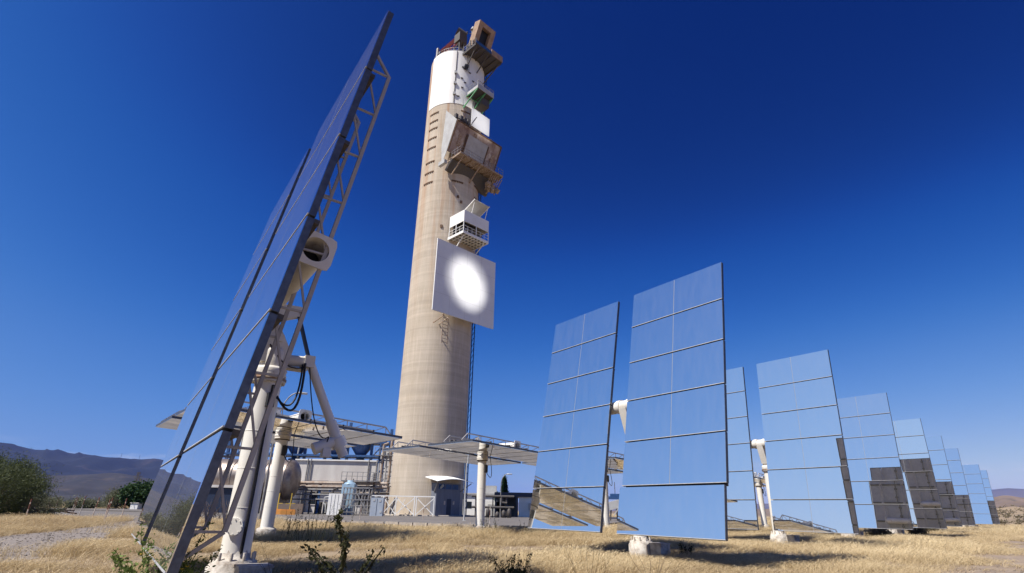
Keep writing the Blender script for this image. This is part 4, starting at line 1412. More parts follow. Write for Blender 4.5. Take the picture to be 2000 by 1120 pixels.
for k, (x, y) in enumerate(((-11.6, 46), (-7.2, 50), (-1.2, 40))):
    e = empty('marker_post', (x, y, 0), label=('thin red and white marker post near the grey control cabinet', 'thin red and white marker post before the tower door', 'thin red and white marker post beside the stowed heliostat pole')[k], category='marker post', group='marker posts along the yard')
    MB().cyl((0, 0, 0), (0, 0, .55), .022, n=7).build('lower_section', MT['postwhite'], e)
    MB().cyl((0, 0, .55), (0, 0, .85), .023, n=7).build('middle_section', MT['postred'], e)
    MB().cyl((0, 0, .85), (0, 0, 1.1), .022, n=7).build('top_section', MT['postwhite'], e)

# ------------------------------------------------------------------ buildings right of the tower
sb = empty('open_shed', (1.2, 86, 0), label='open shed with dark blue roof band beside the cypress', category='building')
MB().bb((-3.2, -.3, 2.75), (8, 9, 3.35)).build('roof', MT['navy'], sb)
MB().bb((.45, 0, 0), (8, .3, 2.74)).build('front_wall', MT['wallwhite'], sb)
MB().bb((-3.0, 6, 0), (.44, 6.2, 2.74)).build('rear_wall', MT['doorgrey'], sb)
for x in (-3.0, -1.4, .1):
    MB().beam((x, .2, 0), (x, .2, 2.74), .25).build('column', MT['navy'], sb)
MB().bb((1.9, -.5, 1.0), (2.7, -.02, 1.9)).build('air_unit', MT['greyside'], sb)
pp = empty('pipe_trestle', (-3.4, 74, 0), label='dark pipe trestle between the tower and the open shed', category='pipe rack')
for x in (-.7, .3, 1.5, 3.2):
    MB().beam((x, 0, 0), (x, 0, 2.5), .16).build('post', MT['darksteel'], pp)
for z in (2.5, 1.2):
    MB().cyl((-1.2, -.1, z), (4.2, -.1, z), .15, n=10).build('pipe', MT['darksteel'], pp)
MB().tube([(2.4, -.2, 2.5), (2.6, -.2, 2.4), (2.6, -.2, 1.8), (3.3, -.2, 1.7)], .13, 8).build('elbow_pipe', MT['darksteel'], pp)
for k, x in enumerate((-.4, 0, .9, 2.1, 2.9, 3.6)):
    MB().lathe([(0, 0), (.28, 0), (.25, .5 + .2 * (k % 3)), (.1, .7 + .2 * (k % 3)), (0, .72 + .2 * (k % 3))], 10, (x, -.5, 0)).build('valve', MT['darksteel'], pp)
dm = empty('vaulted_store', (-2.6, 92, 0), label='low white vaulted store behind the stowed heliostat pole', category='building')
b = MB()
vs = []
for k in range(13):
    a = math.pi * k / 12
    for y in (0, 7):
        vs.append((2.4 * math.cos(a), y, .9 + 1.3 * math.sin(a)))
vs += [(2.4, 0, 0), (2.4, 7, 0), (-2.4, 0, 0), (-2.4, 7, 0)]
b.add(vs, [(2 * k, 2 * k + 1, 2 * k + 3, 2 * k + 2) for k in range(12)] + [(26, 27, 1, 0), (24, 25, 29, 28), tuple([28, 26] + [2 * k for k in range(13)])])
b.build('shell', MT['wallwhite'], dm)
MB().bb((-.6, -.04, 0), (.6, -.01, 1.7)).build('door', MT['greyside'], dm)
wb = empty('low_white_building', (-6.5, 104, 0), label='low white building with tanks just right of the tower foot', category='building')
MB().bb((-5, 0, 0), (6.5, 6, 3.4)).build('wall', MT['wallwhite'], wb)
MB().bb((-5.2, -.3, 3.4), (6.7, 6.2, 3.65)).build('roof', MT['greyside'], wb)
MB().bb((2.2, 1, 3.66), (4.4, 4, 5.0)).build('roof_plant', MT['greyside'], wb)
for x in (-1, 1.5, 4):
    MB().bb((x, -.04, 1.1), (x + 1, -.01, 2.2)).build('window', MT['glass'], wb)
rg_ = empty('test_rig', (12.6, 67, 0), label='pale tilted test rig on dark legs, glimpsed between the largest mirror wings', category='test rig')
MB().box((0, 0, 1.75), (2.0, 1.1, .85), Matrix.Rotation(R(-14), 3, 'Y')).build('body', MT['greyside'], rg_)
MB().bb((-.9, .2, 2.3), (.9, 1.4, 2.6)).bb((-.5, .3, 2.6), (.5, 1.2, 2.9)).build('blue_hood', MT['blue'], rg_)
for x in (-.8, 0, .8):
    MB().beam((x, -.1, 0), (x * .8, 0, 1.5), .14).build('leg', MT['darksteel'], rg_)
MB().beam((-.5, -.6, .5), (.6, -.6, 2.0), .1).build('lever_bar', MT['greyside'], rg_)
MB().beam((0, .6, 2.9), (0, .6, 4.2), .06).build('mast', MT['darksteel'], rg_)

# ------------------------------------------------------------------ left: fence posts, pylon, scrap, hut
posts = [(-25.4, 31.0, 1.15, 0), (-49, 62.2, 1.3, .05), (-46.5, 60, 1.4, .1), (-41.5, 55.7, 1.5, .06), (-36.0, 48.5, 1.35, .10), (-33.0, 45.2, 1.5, .05), (-26.6, 37.6, 1.35, .08), (-23.6, 34.4, 1.2, .02), (-22.2, 32.4, 1.3, .10), (-23.4, 35.6, 1.3, 0.03)]
where = ['standing alone in the grass, leftmost of the fence', 'farthest along the fence by the bush', 'second from the bush end of the fence', 'leaning, third from the bush end', 'fourth along the fence towards the scrap heap', 'leaning beside the scrap heap', 'in the middle past the scrap heap', 'short, crossing its taller neighbour near the track', 'tall and leaning near the gravel track', 'upright at the road end of the fence']
for (x, y, h_, ln), w_ in zip(posts, where):
    e = empty('fence_post', (x, y, FZ), label='red and white fence post ' + w_, category='fence post', group='red and white posts left of the nearest heliostat')
    e.rotation_euler = (random.uniform(-.04, .04), ln, 0)
    MB().cyl((0, 0, -.1), (0, 0, h_ * .55), .028, n=8).build('lower_section', MT['postwhite'], e)
    MB().cyl((0, 0, h_ * .55), (0, 0, h_ * .78), .029, n=8).build('red_band', MT['postred'], e)
    MB().cyl((0, 0, h_ * .78), (0, 0, h_ * .85), .028, n=8).build('white_band', MT['postwhite'], e)
    MB().cyl((0, 0, h_ * .85), (0, 0, h_), .029, n=8).build('tip', MT['postred'], e)
sp = empty('scrap_heap', (-34.5, 44.0, FZ), label='heap of dark scrap planks among the red and white posts', category='heap')
for k in range(16):
    c_ = Vector((random.uniform(-1.8, 1.8), random.uniform(-.5, .5), .15 + .35 * random.random()))
    MB().box(c_, (random.uniform(1.2, 2.4), .16, .08), Matrix.Rotation(random.uniform(-.5, .5), 3, 'Z') @ Matrix.Rotation(random.uniform(-.25, .25), 3, 'Y')).build('plank', MT['wood'], sp)
py = empty('power_pylon', (-168.5, 260, 0), label='small lattice power pylon against the mountains', category='pylon')
b = MB()
for sx_, sy_ in ((-1, -1), (1, -1), (1, 1), (-1, 1)):
    b.beam((sx_ * 1.5, sy_ * 1.5, 0), (sx_ * .35, sy_ * .35, 14), .16)
for k in range(8):
    z0, z1 = k * 1.75, (k + 1) * 1.75
    w0, w1 = 1.5 - 1.15 * z0 / 14, 1.5 - 1.15 * z1 / 14
    for sy_ in (-1, 1):
        b.beam((-w0, sy_ * w0, z0), (w1, sy_ * w1, z1), .09); b.beam((w0, sy_ * w0, z0), (-w1, sy_ * w1, z1), .09)
b.build('lattice_mast', MT['darksteel'], py)
MB().beam((-2.2, 0, 12.2), (2.2, 0, 12.2), .2).box((1.6, 0, 10.6), (.9, .5, .8)).build('cross_arm', MT['darksteel'], py)
py2 = empty('line_post', (-139, 235, 0), label='short twin-legged line post beside the lattice pylon', category='pylon')
MB().beam((-1, 0, 0), (-.9, 0, 7.5), .18).beam((1, 0, 0), (.9, 0, 7.5), .18).build('legs', MT['darksteel'], py2)
MB().beam((-1.8, 0, 7.5), (1.8, 0, 7.5), .18).build('cross_bar', MT['darksteel'], py2)
hu = empty('small_hut', (-56.8, 89, FZ), label='tiny pale hut at the foot of the dark fig tree', category='hut')
MB().bb((-.5, -.5, 0), (.6, .6, 1.0)).build('wall', MT['wallwhite'], hu)
MB().bb((-.6, -.6, 1.0), (.7, .7, 1.1)).build('roof', MT['wall'], hu)
for k, (az, h_) in enumerate(((-34.5, 45), (-33.2, 38))):
    d_ = 7000
    e = empty('antenna_mast', (d_ * math.sin(R(az)), d_ * math.cos(R(az)), 425), label=('taller thin antenna mast on the mountain ridge', 'shorter thin antenna mast on the mountain ridge')[k], category='mast')
    MB().cyl((0, 0, -60), (0, 0, h_), 2.2, 1.2, 6).build('mast_pole', MT['darksteel'], e)


# ------------------------------------------------------------------ vegetation
def np_mesh(name, V, F, m, smooth=False):
    me = bpy.data.meshes.new(name)
    me.vertices.add(len(V)); me.vertices.foreach_set('co', np.asarray(V, np.float32).ravel())
    k = F.shape[1]
    me.loops.add(F.size); me.loops.foreach_set('vertex_index', F.astype(np.int32).ravel())
    me.polygons.add(len(F)); me.polygons.foreach_set('loop_start', np.arange(0, F.size, k, dtype=np.int32))
    me.update(calc_edges=True)
    me.materials.append(m)
    return me


def leaves(centres, size, m, name='crown', slim=.5, upbias=0.0, lean=(0, 0, 0)):
    """One small folded leaf (two triangles as a quad) per centre."""
    n = len(centres)
    d = rng.normal(size=(n, 3)); d[:, 2] += upbias; d += np.array(lean)
    d /= np.linalg.norm(d, axis=1)[:, None]
    a = rng.normal(size=(n, 3))
    s = np.cross(d, a); s /= np.linalg.norm(s, axis=1)[:, None] + 1e-9
    L = size * rng.uniform(.6, 1.35, n)[:, None]
    c = np.asarray(centres)
    V = np.stack([c - d * L * .5, c + s * L * slim * .5, c + d * L * .5, c - s * L * slim * .5], 1).reshape(-1, 3)
    F = np.arange(4 * n).reshape(n, 4)
    return np_mesh(name, V, F, m)


def clumps(nc, nl, ext, base, cs, shell=.55):
    c = rng.normal(size=(nc, 3)); c /= np.linalg.norm(c, axis=1)[:, None]
    c *= (rng.uniform(shell, 1, nc) ** .6)[:, None]
    c = c * np.array(ext) + np.array(base)
    p = c[:, None, :] + rng.normal(size=(nc, nl, 3)) * cs * rng.uniform(.6, 1.4, (nc, 1, 1))
    return c, p.reshape(-1, 3)


def limbs(mb, base, tips, r, bend=.2):
    base = Vector(base)
    for t in tips:
        t = Vector(t)
        mid = base.lerp(t, .5) + Vector((random.uniform(-bend, bend), random.uniform(-bend, bend), random.uniform(0, bend)))
        mb.cyl(base, mid, r, r * .65, 6, False); mb.cyl(mid, t, r * .65, r * .2, 6, False)


def tree(name, loc, label, cat, nc, nl, ext, base, cs, leaf, m, trunk_h, trunk_r, group=None, slim=.5, upb=0, lean=(0, 0, 0)):
    loc = (loc[0], loc[1], FZ)
    e = empty(name, loc, label=label, category=cat, group=group)
    c, p = clumps(nc, nl, ext, base, cs)
    p = p[p[:, 2] > .05]
    mb = MB()
    if trunk_h > 0:
        mb.cyl((0, 0, -.1), (0, 0, trunk_h), trunk_r, trunk_r * .7, 8)
    idx = rng.permutation(nc)[:min(nc, 26)]
    limbs(mb, (0, 0, max(trunk_h * .9, 0.02)), [tuple(c[i]) for i in idx], trunk_r * .5, .25)
    mb.build('trunk', MT['bark'], e)
    put('crown', leaves(p, leaf, m, slim=slim, upbias=upb, lean=lean), e)
    return e


tree('broom_bush', (-36.6, 41, 0), 'large wispy olive bush at the left edge of the meadow', 'bush', 170, 210, (3.4, 3.0, 1.75), (0, 0, 1.7), .34, .20, MT['leaf_olive'], .4, .10, slim=.16, upb=.5, lean=(.5, 0, 0))
tree('broom_bush', (-40.5, 45, 0), 'taller olive bush half cut off at the left edge', 'bush', 150, 200, (3.0, 3.0, 2.1), (0, 0, 2.2), .36, .22, MT['leaf_olive'], .4, .10, slim=.16, upb=.5, lean=(.5, 0, 0))
tree('low_bush', (-33.0, 41.5, 0), 'low greyish shrub where the big bush meets the fence', 'bush', 45, 120, (1.3, 1.2, .7), (0, 0, .7), .2, .14, MT['leaf_grey'], .1, .05, slim=.2, upb=.4)
tree('fig_tree', (-57.6, 91, 0), 'round dark green tree partly behind the nearest mirror', 'tree', 90, 170, (2.7, 2.4, 1.35), (0, 0, 2.2), .36, .34, MT['leaf_dark'], 1.0, .16, slim=.7)
tree('pale_shrub', (-61.5, 91.5, 0), 'pale feathery shrub beside the round dark tree', 'bush', 60, 140, (1.7, 1.5, 1.3), (0, 0, 1.5), .36, .26, MT['leaf_grey'], .3, .08, slim=.2, upb=.5)
hedge_spots = [(-72, 98, 1.1), (-82, 104, 1.2), (-92, 110, 1.3), (-77, 108, .9), (-104, 116, 1.5), (-118, 118, 1.6)]
hedge_words = ['nearest the pale shrub', 'second from the pale shrub', 'third, behind the fence posts', 'set back between two others', 'fifth, close to the big bush', 'farthest, beside the big bush']
for (x, y, h_), w_ in zip(hedge_spots, hedge_words):
    tree('roadside_shrub', (x, y, 0), 'low grey-green roadside shrub beyond the asphalt, ' + w_, 'bush', 40, 110, (2.2, 1.6, h_ * .55), (0, 0, h_ * .55), .35, .32, MT['leaf_grey'], .1, .06, 'shrubs beyond the asphalt road', slim=.3)
# cypress
e = empty('cypress', (-.6, 93, 0), label='narrow dark cypress behind the open shed', category='tree')
pp_ = []
for k in range(420):
    t = rng.uniform(0, 1) ** .8
    r_ = (.95 * (1 - t) ** .75 + .05) * rng.uniform(.55, 1.05)
    a = rng.uniform(0, 2 * math.pi)
    pp_.append(rng.normal(size=(26, 3)) * np.array([.13, .13, .26]) + np.array([r_ * math.cos(a), r_ * math.sin(a), .4 + 5.2 * t]))
put('crown', leaves(np.concatenate(pp_), .22, MT['leaf_dark'], slim=.4, upbias=1.6), e)
MB().cyl((0, 0, 0), (0, 0, 4.5), .12, .03, 8).build('trunk', MT['bark'], e)
e = empty('cypress', (-1.7, 94, 0), label='lower dark cypress just left of the narrow tall one', category='tree')
pp_ = []
for k in range(200):
    t = rng.uniform(0, 1) ** .8
    r_ = (.75 * (1 - t) ** .75 + .05) * rng.uniform(.55, 1.05)
    a = rng.uniform(0, 2 * math.pi)
    pp_.append(rng.normal(size=(26, 3)) * np.array([.13, .13, .22]) + np.array([r_ * math.cos(a), r_ * math.sin(a), .3 + 2.9 * t]))
put('crown', leaves(np.concatenate(pp_), .22, MT['leaf_dark'], slim=.4, upbias=1.6), e)
MB().cyl((0, 0, 0), (0, 0, 2.5), .1, .03, 8).build('trunk', MT['bark'], e)
# bare brushwood by the shed, scrub on the right
e = empty('brushwood', (-22.4, 45.0, FZ), label='bare grey brushwood bush seen through the nearest trusses', category='bush')
mb = MB()
for k in range(90):
    a, t = random.uniform(0, 6.28), random.uniform(.2, 1.2)
    p0 = Vector((random.uniform(-1.8, 1.8), random.uniform(-.6, .6), 0))
    p1 = p0 + Vector((.5 * math.cos(a), .5 * math.sin(a), t * .9))
    p2 = p1 + Vector((.5 * math.cos(a + 1), .5 * math.sin(a), .35))
    mb.cyl(p0, p1, .018, .012, 5, False); mb.cyl(p1, p2, .012, .004, 5, False)
mb.build('twigs', MT['wood'], e)
for k, (x, y, s_) in enumerate([(19.8, 31.2, .55), (27.2, 39.0, .5), (32.6, 45.0, .45), (104, 104, .6)]):
    tree('scrub_bush', (x, y, 0), 'scrub bush ' + ('at the foot of the third facing heliostat', 'small, at the foot of the fourth facing heliostat', 'small, under the fifth facing heliostat', 'low and brown, at the right edge before the tan hill')[k], 'bush', 26, 90, (s_, s_, s_ * .5), (0, 0, s_ * .5), .16 * s_ + .05, .10 * s_ + .05, MT['leaf_scrub'], .05, .03, 'scrub bushes right', slim=.35, upb=.3)
# shrubs scattered over the tan hill
hs = []
for k in range(900):
    az = R(rng.uniform(33, 60)); d_ = rng.uniform(140, 380)
    hs.append((d_ * math.sin(az), d_ * math.cos(az)))
deps = bpy.context.evaluated_depsgraph_get()
hill = bpy.data.objects['scrub_hill']
pts_ = []
for x, y in hs:
    ok, lo, nn_, _ = hill.ray_cast(Vector((x, y, 200)), Vector((0, 0, -1)))
    if ok:
        pts_.append(rng.normal(size=(26, 3)) * np.array([.55, .55, .3]) * rng.uniform(.5, 1.4) + np.array([lo.x, lo.y, lo.z + .3]))
put('hill_scrub', leaves(np.concatenate(pts_), .55, MT['leaf_scrub'], name='hill_scrub'), kind='stuff', label='dark low scrub dotted over the tan hill', category='scrub')


# foreground plants
def thorny(name, loc, label, stems, leafn, leafs, m, flowers=0, r=.010, cat='plant', spread=.035, group=None):
    e = empty(name, loc, label=label, category=cat, group=group)
    mb = MB()
    cs, tips = [], []
    for pl in stems:
        pl = [Vector(p) for p in pl]
        q = []
        for a, b_ in zip(pl[:-1], pl[1:]):
            for k in range(5):
                q.append(a.lerp(b_, k / 5) + Vector([random.gauss(0, .006) for _ in range(3)]))
        q.append(pl[-1])
        for i, (a, b_) in enumerate(zip(q[:-1], q[1:])):
            f0 = 1 - .75 * i / len(q); f1 = 1 - .75 * (i + 1) / len(q)
            mb.cyl(a, b_, r * f0, r * f1, 6, False)
        for k in range(leafn):
            t = random.uniform(.08, 1) * (len(q) - 1)
            i = min(int(t), len(q) - 2)
            p = q[i].lerp(q[i + 1], t - i)
            cs.append(np.array(p) + rng.normal(size=3) * spread * (.4 + .6 * random.random()))
        tips.append(q[-1])
    mb.build('stems', m if flowers == 0 else MT['leaf_fresh'], e)
    put('leaves', leaves(np.array(cs), leafs, m, name='leaves', slim=.45), e)
    for k in range(flowers):
        p = Vector(cs[random.randrange(len(cs))])
        fl_ = MB()
        for j in range(7):
            a = 2 * math.pi * j / 7
            fl_.add([p, p + Vector((.014 * math.cos(a - .3), .014 * math.sin(a - .3), .006)), p + Vector((.024 * math.cos(a), .024 * math.sin(a), .008)), p + Vector((.014 * math.cos(a + .3), .014 * math.sin(a + .3), .006))], [(0, 1, 2, 3)])
        fl_.build('flower', MT['flower'], e)
    return e


tS = [[(0, 0, -.05), (0, 0, .35), (-.01, .03, .60), (-.07, .05, .78)], [(-.07, .05, .76), (-.10, .06, .82), (-.09, .06, .90)],
      [(0, 0, .30), (-.12, .04, .45), (-.26, .03, .58)], [(0, 0, .22), (-.14, -.05, .42), (-.29, -.04, .62)], [(0, 0, .15), (.13, .02, .36), (.24, .04, .57)], [(0, 0, .12), (.16, .05, .34), (.31, .06, .60)],
      [(0, 0, .05), (-.14, 0, .22), (-.24, 0, .42)], [(0, 0, .40), (.03, -.05, .58), (.02, -.05, .72)], [(0, 0, .05), (.15, 0, .20), (.30, .02, .30)], [(0, 0, 0), (-.2, .05, .12), (-.36, .08, .24)]]
thorny('thistle_bush', (-1.42, 5.2, 0), 'dark spiny thistle bush in the foreground below the stowed heliostat', [[(1.08 * p_[0], p_[1], .93 * p_[2]) for p_ in st_] for st_ in tS], 95, .042, MT['leaf_thistle'], 0, .017, spread=.03)
yS = []
for k in range(26):
    a, t = random.uniform(-3.1, 3.1), random.uniform(.15, .42)
    x0, y0 = random.uniform(-.35, .15), random.uniform(-.15, .2)
    h_ = random.uniform(.26, .52)
    yS.append([(x0, y0, -.03), (x0 + .4 * t * math.cos(a), y0 + .4 * t * math.sin(a), h_ * .5), (x0 + t * math.cos(a), y0 + t * math.sin(a), h_)])
yS += [[(-.1, 0, 0), (-.28, .05, .38), (-.40, .08, .70)], [(.05, 0, 0), (.16, .05, .40), (.22, .08, .76)], [(-.1, 0, 0), (-.18, -.05, .4), (-.22, -.05, .58)]]
thorny('yellow_flowered_weed', (-3.0, 5.4, 0), 'green weed with yellow flowers at the foot of the nearest mirror', yS, 95, .038, MT['leaf_fresh'], 26, .006)
rS = []
for k in range(34):
    a, t = random.uniform(-3.14, 3.14), random.uniform(.05, .34)
    rS.append([(0, 0, 0), (t * .5 * math.cos(a), t * .5 * math.sin(a), random.uniform(.12, .25)), (t * math.cos(a), t * math.sin(a), random.uniform(.2, .44))])
thorny('round_weed', (.10, 7.0, 0), 'rounded dark weed at the bottom middle of the meadow', rS, 40, .032, MT['leaf_thistle'], 0, .005, spread=.024)
wd_lab = ['upright dark weeds beside the stowed heliostat foot', 'tall dark weed stalks right of the first weeds', 'weed clump at the foot of the pole before the tower', 'small weed right of the pole before the tower', 'dark weeds at the largest heliostat footing']
for k, (x, y, s_) in enumerate([(-6.8, 19.2, 1.0), (-5.6, 17.5, 1.2), (-.7, 24.6, .8), (1.0, 24.9, .7), (4.4, 14.9, .45)]):
    ws = []
    for j in range(16):
        a, t = random.uniform(-3.14, 3.14), random.uniform(.05, .35) * s_
        x0, y0 = random.uniform(-.6, .6) * s_, random.uniform(-.3, .3) * s_
        ws.append([(x0, y0, 0), (x0 + t * .4 * math.cos(a), y0 + t * .4 * math.sin(a), .45 * s_), (x0 + t * math.cos(a), y0 + t * math.sin(a), random.uniform(.5, 1.0) * s_)])
    thorny('tall_weed', (x, y, FZ), wd_lab[k], ws, 22, .045, MT['leaf_thistle'], 0, .008, group='dark weeds at the poles')
for k, (x, y) in enumerate([(-.62, 5.6), (.85, 6.5), (1.75, 7.4), (-2.2, 6.0)]):
    ws = []
    for j in range(9):
        a = random.uniform(-1, 1)
        ws.append([(0, 0, 0), (.12 * a + .05, random.uniform(-.1, .1), .3), (.42 * a + .1, random.uniform(-.2, .2), random.uniform(.5, .78))])
    thorny('dry_stalks', (x, y, FZ), 'thin bare dry stalks ' + ('right of the thistle bush', 'beside the rounded weed', 'before the largest heliostat footing', 'left of the thistle bush')[k], ws, 4, .012, MT['bark'], 0, .0035)

# ---- dry grass: one mass of blades, instanced tufts on a point cloud
gm = bpy.data.materials.new('dry_grass_blades')
gm.use_nodes = True
gn_, gl_ = gm.node_tree.nodes, gm.node_tree.links
bs = gn_['Principled BSDF']
bs.inputs['Roughness'].default_value = .6
bs.inputs['Specular IOR Level'].default_value = .25
at = gn_.new('ShaderNodeAttribute'); at.attribute_type = 'INSTANCER'; at.attribute_name = 'tone'
gi = gn_.new('ShaderNodeNewGeometry')
rmp = gn_.new('ShaderNodeValToRGB')
el_ = rmp.color_ramp.elements
el_[0].position = 0.0; el_[0].color = (.16, .14, .07, 1)
el_[1].position = 1.0; el_[1].color = (.70, .575, .36, 1)
for p_, c_ in ((.2, (.27, .20, .11)), (.45, (.42, .315, .18)), (.75, (.56, .44, .26))):
    x_ = el_.new(p_); x_.color = (*c_, 1)
ma = gn_.new('ShaderNodeMath'); ma.operation = 'MULTIPLY_ADD'; ma.inputs[1].default_value = .45
ma2 = gn_.new('ShaderNodeMath'); ma2.operation = 'SUBTRACT'; ma2.inputs[1].default_value = .22
gl_.new(gi.outputs['Random Per Island'], ma.inputs[0]); gl_.new(at.outputs['Fac'], ma.inputs[2])
gl_.new(ma.outputs[0], ma2.inputs[0]); gl_.new(ma2.outputs[0], rmp.inputs[0])
gl_.new(rmp.outputs[0], bs.inputs['Base Color'])
ts = gn_.new('ShaderNodeBsdfTranslucent'); gl_.new(rmp.outputs[0], ts.inputs['Color'])
ms = gn_.new('ShaderNodeMixShader'); ms.inputs[0].default_value = .25
gl_.new(bs.outputs[0], ms.inputs[1]); gl_.new(ts.outputs[0], ms.inputs[2])
gl_.new(ms.outputs[0], gn_['Material Output'].inputs['Surface'])


def tuft(nb, h, spread, wd, seed):
    r_ = np.random.default_rng(seed)
    V, F = [], []
    for k in range(nb):
        a = r_.uniform(0, 2 * math.pi); rr = spread * math.sqrt(r_.uniform())
        b0 = np.array([rr * math.cos(a), rr * math.sin(a), -.02])
        hh = h * r_.uniform(.45, 1.15)
        ln = np.array([r_.normal(.10, .16), r_.normal(0, .16)]) * hh
        wa = r_.uniform(0, math.pi); wv = np.array([math.cos(wa), math.sin(wa), 0]) * wd * r_.uniform(.6, 1.3)
        m_ = b0 + np.array([ln[0] * .35, ln[1] * .35, hh * .55]); t_ = b0 + np.array([ln[0] * 1.3, ln[1] * 1.3, hh])
        o = len(V)
        V += [b0 - wv, b0 + wv, m_ + wv * .8, m_ - wv * .8, t_ + wv * .15, t_ - wv * .15]
        F += [(o, o + 1, o + 2, o + 3), (o + 3, o + 2, o + 4, o + 5)]
        if k % 4 == 0:     # seed head
            s_ = len(V); dv = np.array([ln[0] * .25 + .01, ln[1] * .2, hh * .14])
            V += [t_ - wv * .3, t_ + dv * .5 - wv * 1.5, t_ + dv, t_ + dv * .5 + wv * 1.5]
            F += [(s_, s_ + 1, s_ + 2, s_ + 3)]
    return np_mesh('grass_tuft', np.array(V), np.array(F), gm)


tcol = bpy.data.collections.new('grass_tufts')
for k in range(6):
    o = bpy.data.objects.new('grass_tuft_%d' % k, tuft(60, 1.0, .30, .0042, 100 + k))
    tcol.objects.link(o)


def seg_d(P, a, b):
    a, b = np.array(a), np.array(b)
    ab = b - a
    t = np.clip(((P - a) @ ab) / (ab @ ab), 0, 1)
    return np.linalg.norm(P - a - t[:, None] * ab, axis=1)


def in_poly(P, poly):
    x, y = P[:, 0], P[:, 1]
    ins = np.zeros(len(P), bool)
    j = len(poly) - 1
    for i in range(len(poly)):
        xi, yi = poly[i]; xj, yj = poly[j]
        c = ((yi > y) != (yj > y)) & (x < (xj - xi) * (y - yi) / (yj - yi + 1e-12) + xi)
        ins ^= c
        j = i
    return ins


def vnoise(P, s, seed):
    r_ = np.random.default_rng(seed)
    Gd = r_.uniform(0, 1, (256, 256))
    q = P * s + 1000.0
    i = np.floor(q).astype(int); f = q - i; f = f * f * (3 - 2 * f)
    g_ = lambda a, b: Gd[a % 256, b % 256]
    return (g_(i[:, 0], i[:, 1]) * (1 - f[:, 0]) + g_(i[:, 0] + 1, i[:, 1]) * f[:, 0]) * (1 - f[:, 1]) + (g_(i[:, 0], i[:, 1] + 1) * (1 - f[:, 0]) + g_(i[:, 0] + 1, i[:, 1] + 1) * f[:, 0]) * f[:, 1]


def ring_pts(d0, d1, dens, az0=-62, az1=60):
    n = int(dens * .5 * (d1 * d1 - d0 * d0) * R(az1 - az0))
    d = np.sqrt(rng.uniform(d0 * d0, d1 * d1, n)); a = np.radians(rng.uniform(az0, az1, n))
    return np.c_[d * np.sin(a), d * np.cos(a)]


GP, GS = [], []
for d0, d1, dens, sc_, az in ((3.5, 9, 42, 1.0, 66), (9, 18, 34, 1.05, 62), (18, 34, 18, 1.25, 60), (34, 60, 7, 1.6, 60), (60, 110, 2.6, 2.2, 58), (110, 260, .55, 3.4, 55)):
    p = ring_pts(d0, d1, dens, -az - 20, az)
    GP.append(p); GS.append(np.full(len(p), sc_))
p = ring_pts(3, 30, 3.0, -180, 180); GP.append(p); GS.append(np.full(len(p), 1.6))
GP = np.concatenate(GP); GS = np.concatenate(GS)
keep = ~in_poly(GP, YARD)
grav = GRAV_U + GRAV_L[::-1]
keep &= ~in_poly(GP, grav) | (rng.uniform(size=len(GP)) < .04)
keep &= ~in_poly(GP, ROAD_U + ROAD_L[::-1])
nA = vnoise(GP, .23, 1); nB = vnoise(GP, .9, 2); nC = vnoise(GP, .07, 3)
rd = ((GP[:, 0] - 4.6) * 40.5 - (GP[:, 1] - 8.0) * 38.4) / 55.8
on = np.clip((rd + .5 + 2.4 * (nB - .5)) / 1.6, 0, 1) * np.clip((13 - rd) / 3, 0, 1)
keep &= rng.uniform(size=len(GP)) > on * .95
nD = vnoise(GP, .5, 4); nE = vnoise(GP * np.array([.35, 1.0]), .55, 5)
keep &= rng.uniform(size=len(GP)) < np.clip(2.6 * (.35 * nB + .3 * nD + .35 * nE) - .72, .05, 1)
mid = np.clip(1 - np.abs(GP[:, 1] - (12.6 - .05 * GP[:, 0])) / 1.6, 0, 1) * (GP[:, 0] < 1) * (GP[:, 0] > -9)     # trodden strip
keep &= rng.uniform(size=len(GP)) > mid * .6
for o in bpy.data.objects:
    if o.name.startswith('heliostat') and o.type == 'EMPTY':
        keep &= np.linalg.norm(GP - np.array(o.location[:2]), axis=1) > .46
        keep &= (np.linalg.norm(GP - np.array(o.location[:2]), axis=1) > 1.0) | (rng.uniform(size=len(GP)) < .35)
nD, nE = nD[keep], nE[keep]
GP, GS, nA, nB, nC, on, mid = GP[keep], GS[keep], nA[keep], nB[keep], nC[keep], on[keep], mid[keep]
hgt = (.07 + .20 * nA * nE * 2) * (.6 + .8 * nB) * (1 - .62 * on) * (1 - .45 * mid)
left = np.clip((-GP[:, 0] - 14) / 5, 0, 1) * np.clip((GP[:, 1] - 18) / 5, 0, 1) * (GP[:, 1] < 34)
hgt *= 1 + .6 * left
fr = np.clip(1 - np.abs(GP[:, 1] - 7) / 5, 0, 1) * (GP[:, 0] < -6)
hgt *= 1 - .35 * fr
tone = np.clip(.12 + .95 * (.3 * nA + .25 * nC + .45 * nE) + .3 * (nB - .5) - .12 * on - .2 * mid + rng.normal(0, .09, len(GP)), .02, .97)
n = len(GP)
gme = bpy.data.meshes.new('dry_grass')
gme.vertices.add(n)
gme.vertices.foreach_set('co', np.c_[GP, np.full(n, FZ)].astype(np.float32).ravel())


def attr(nm, typ, data, key='value'):
    a = gme.attributes.new(nm, typ, 'POINT')
    a.data.foreach_set(key, np.asarray(data).ravel())


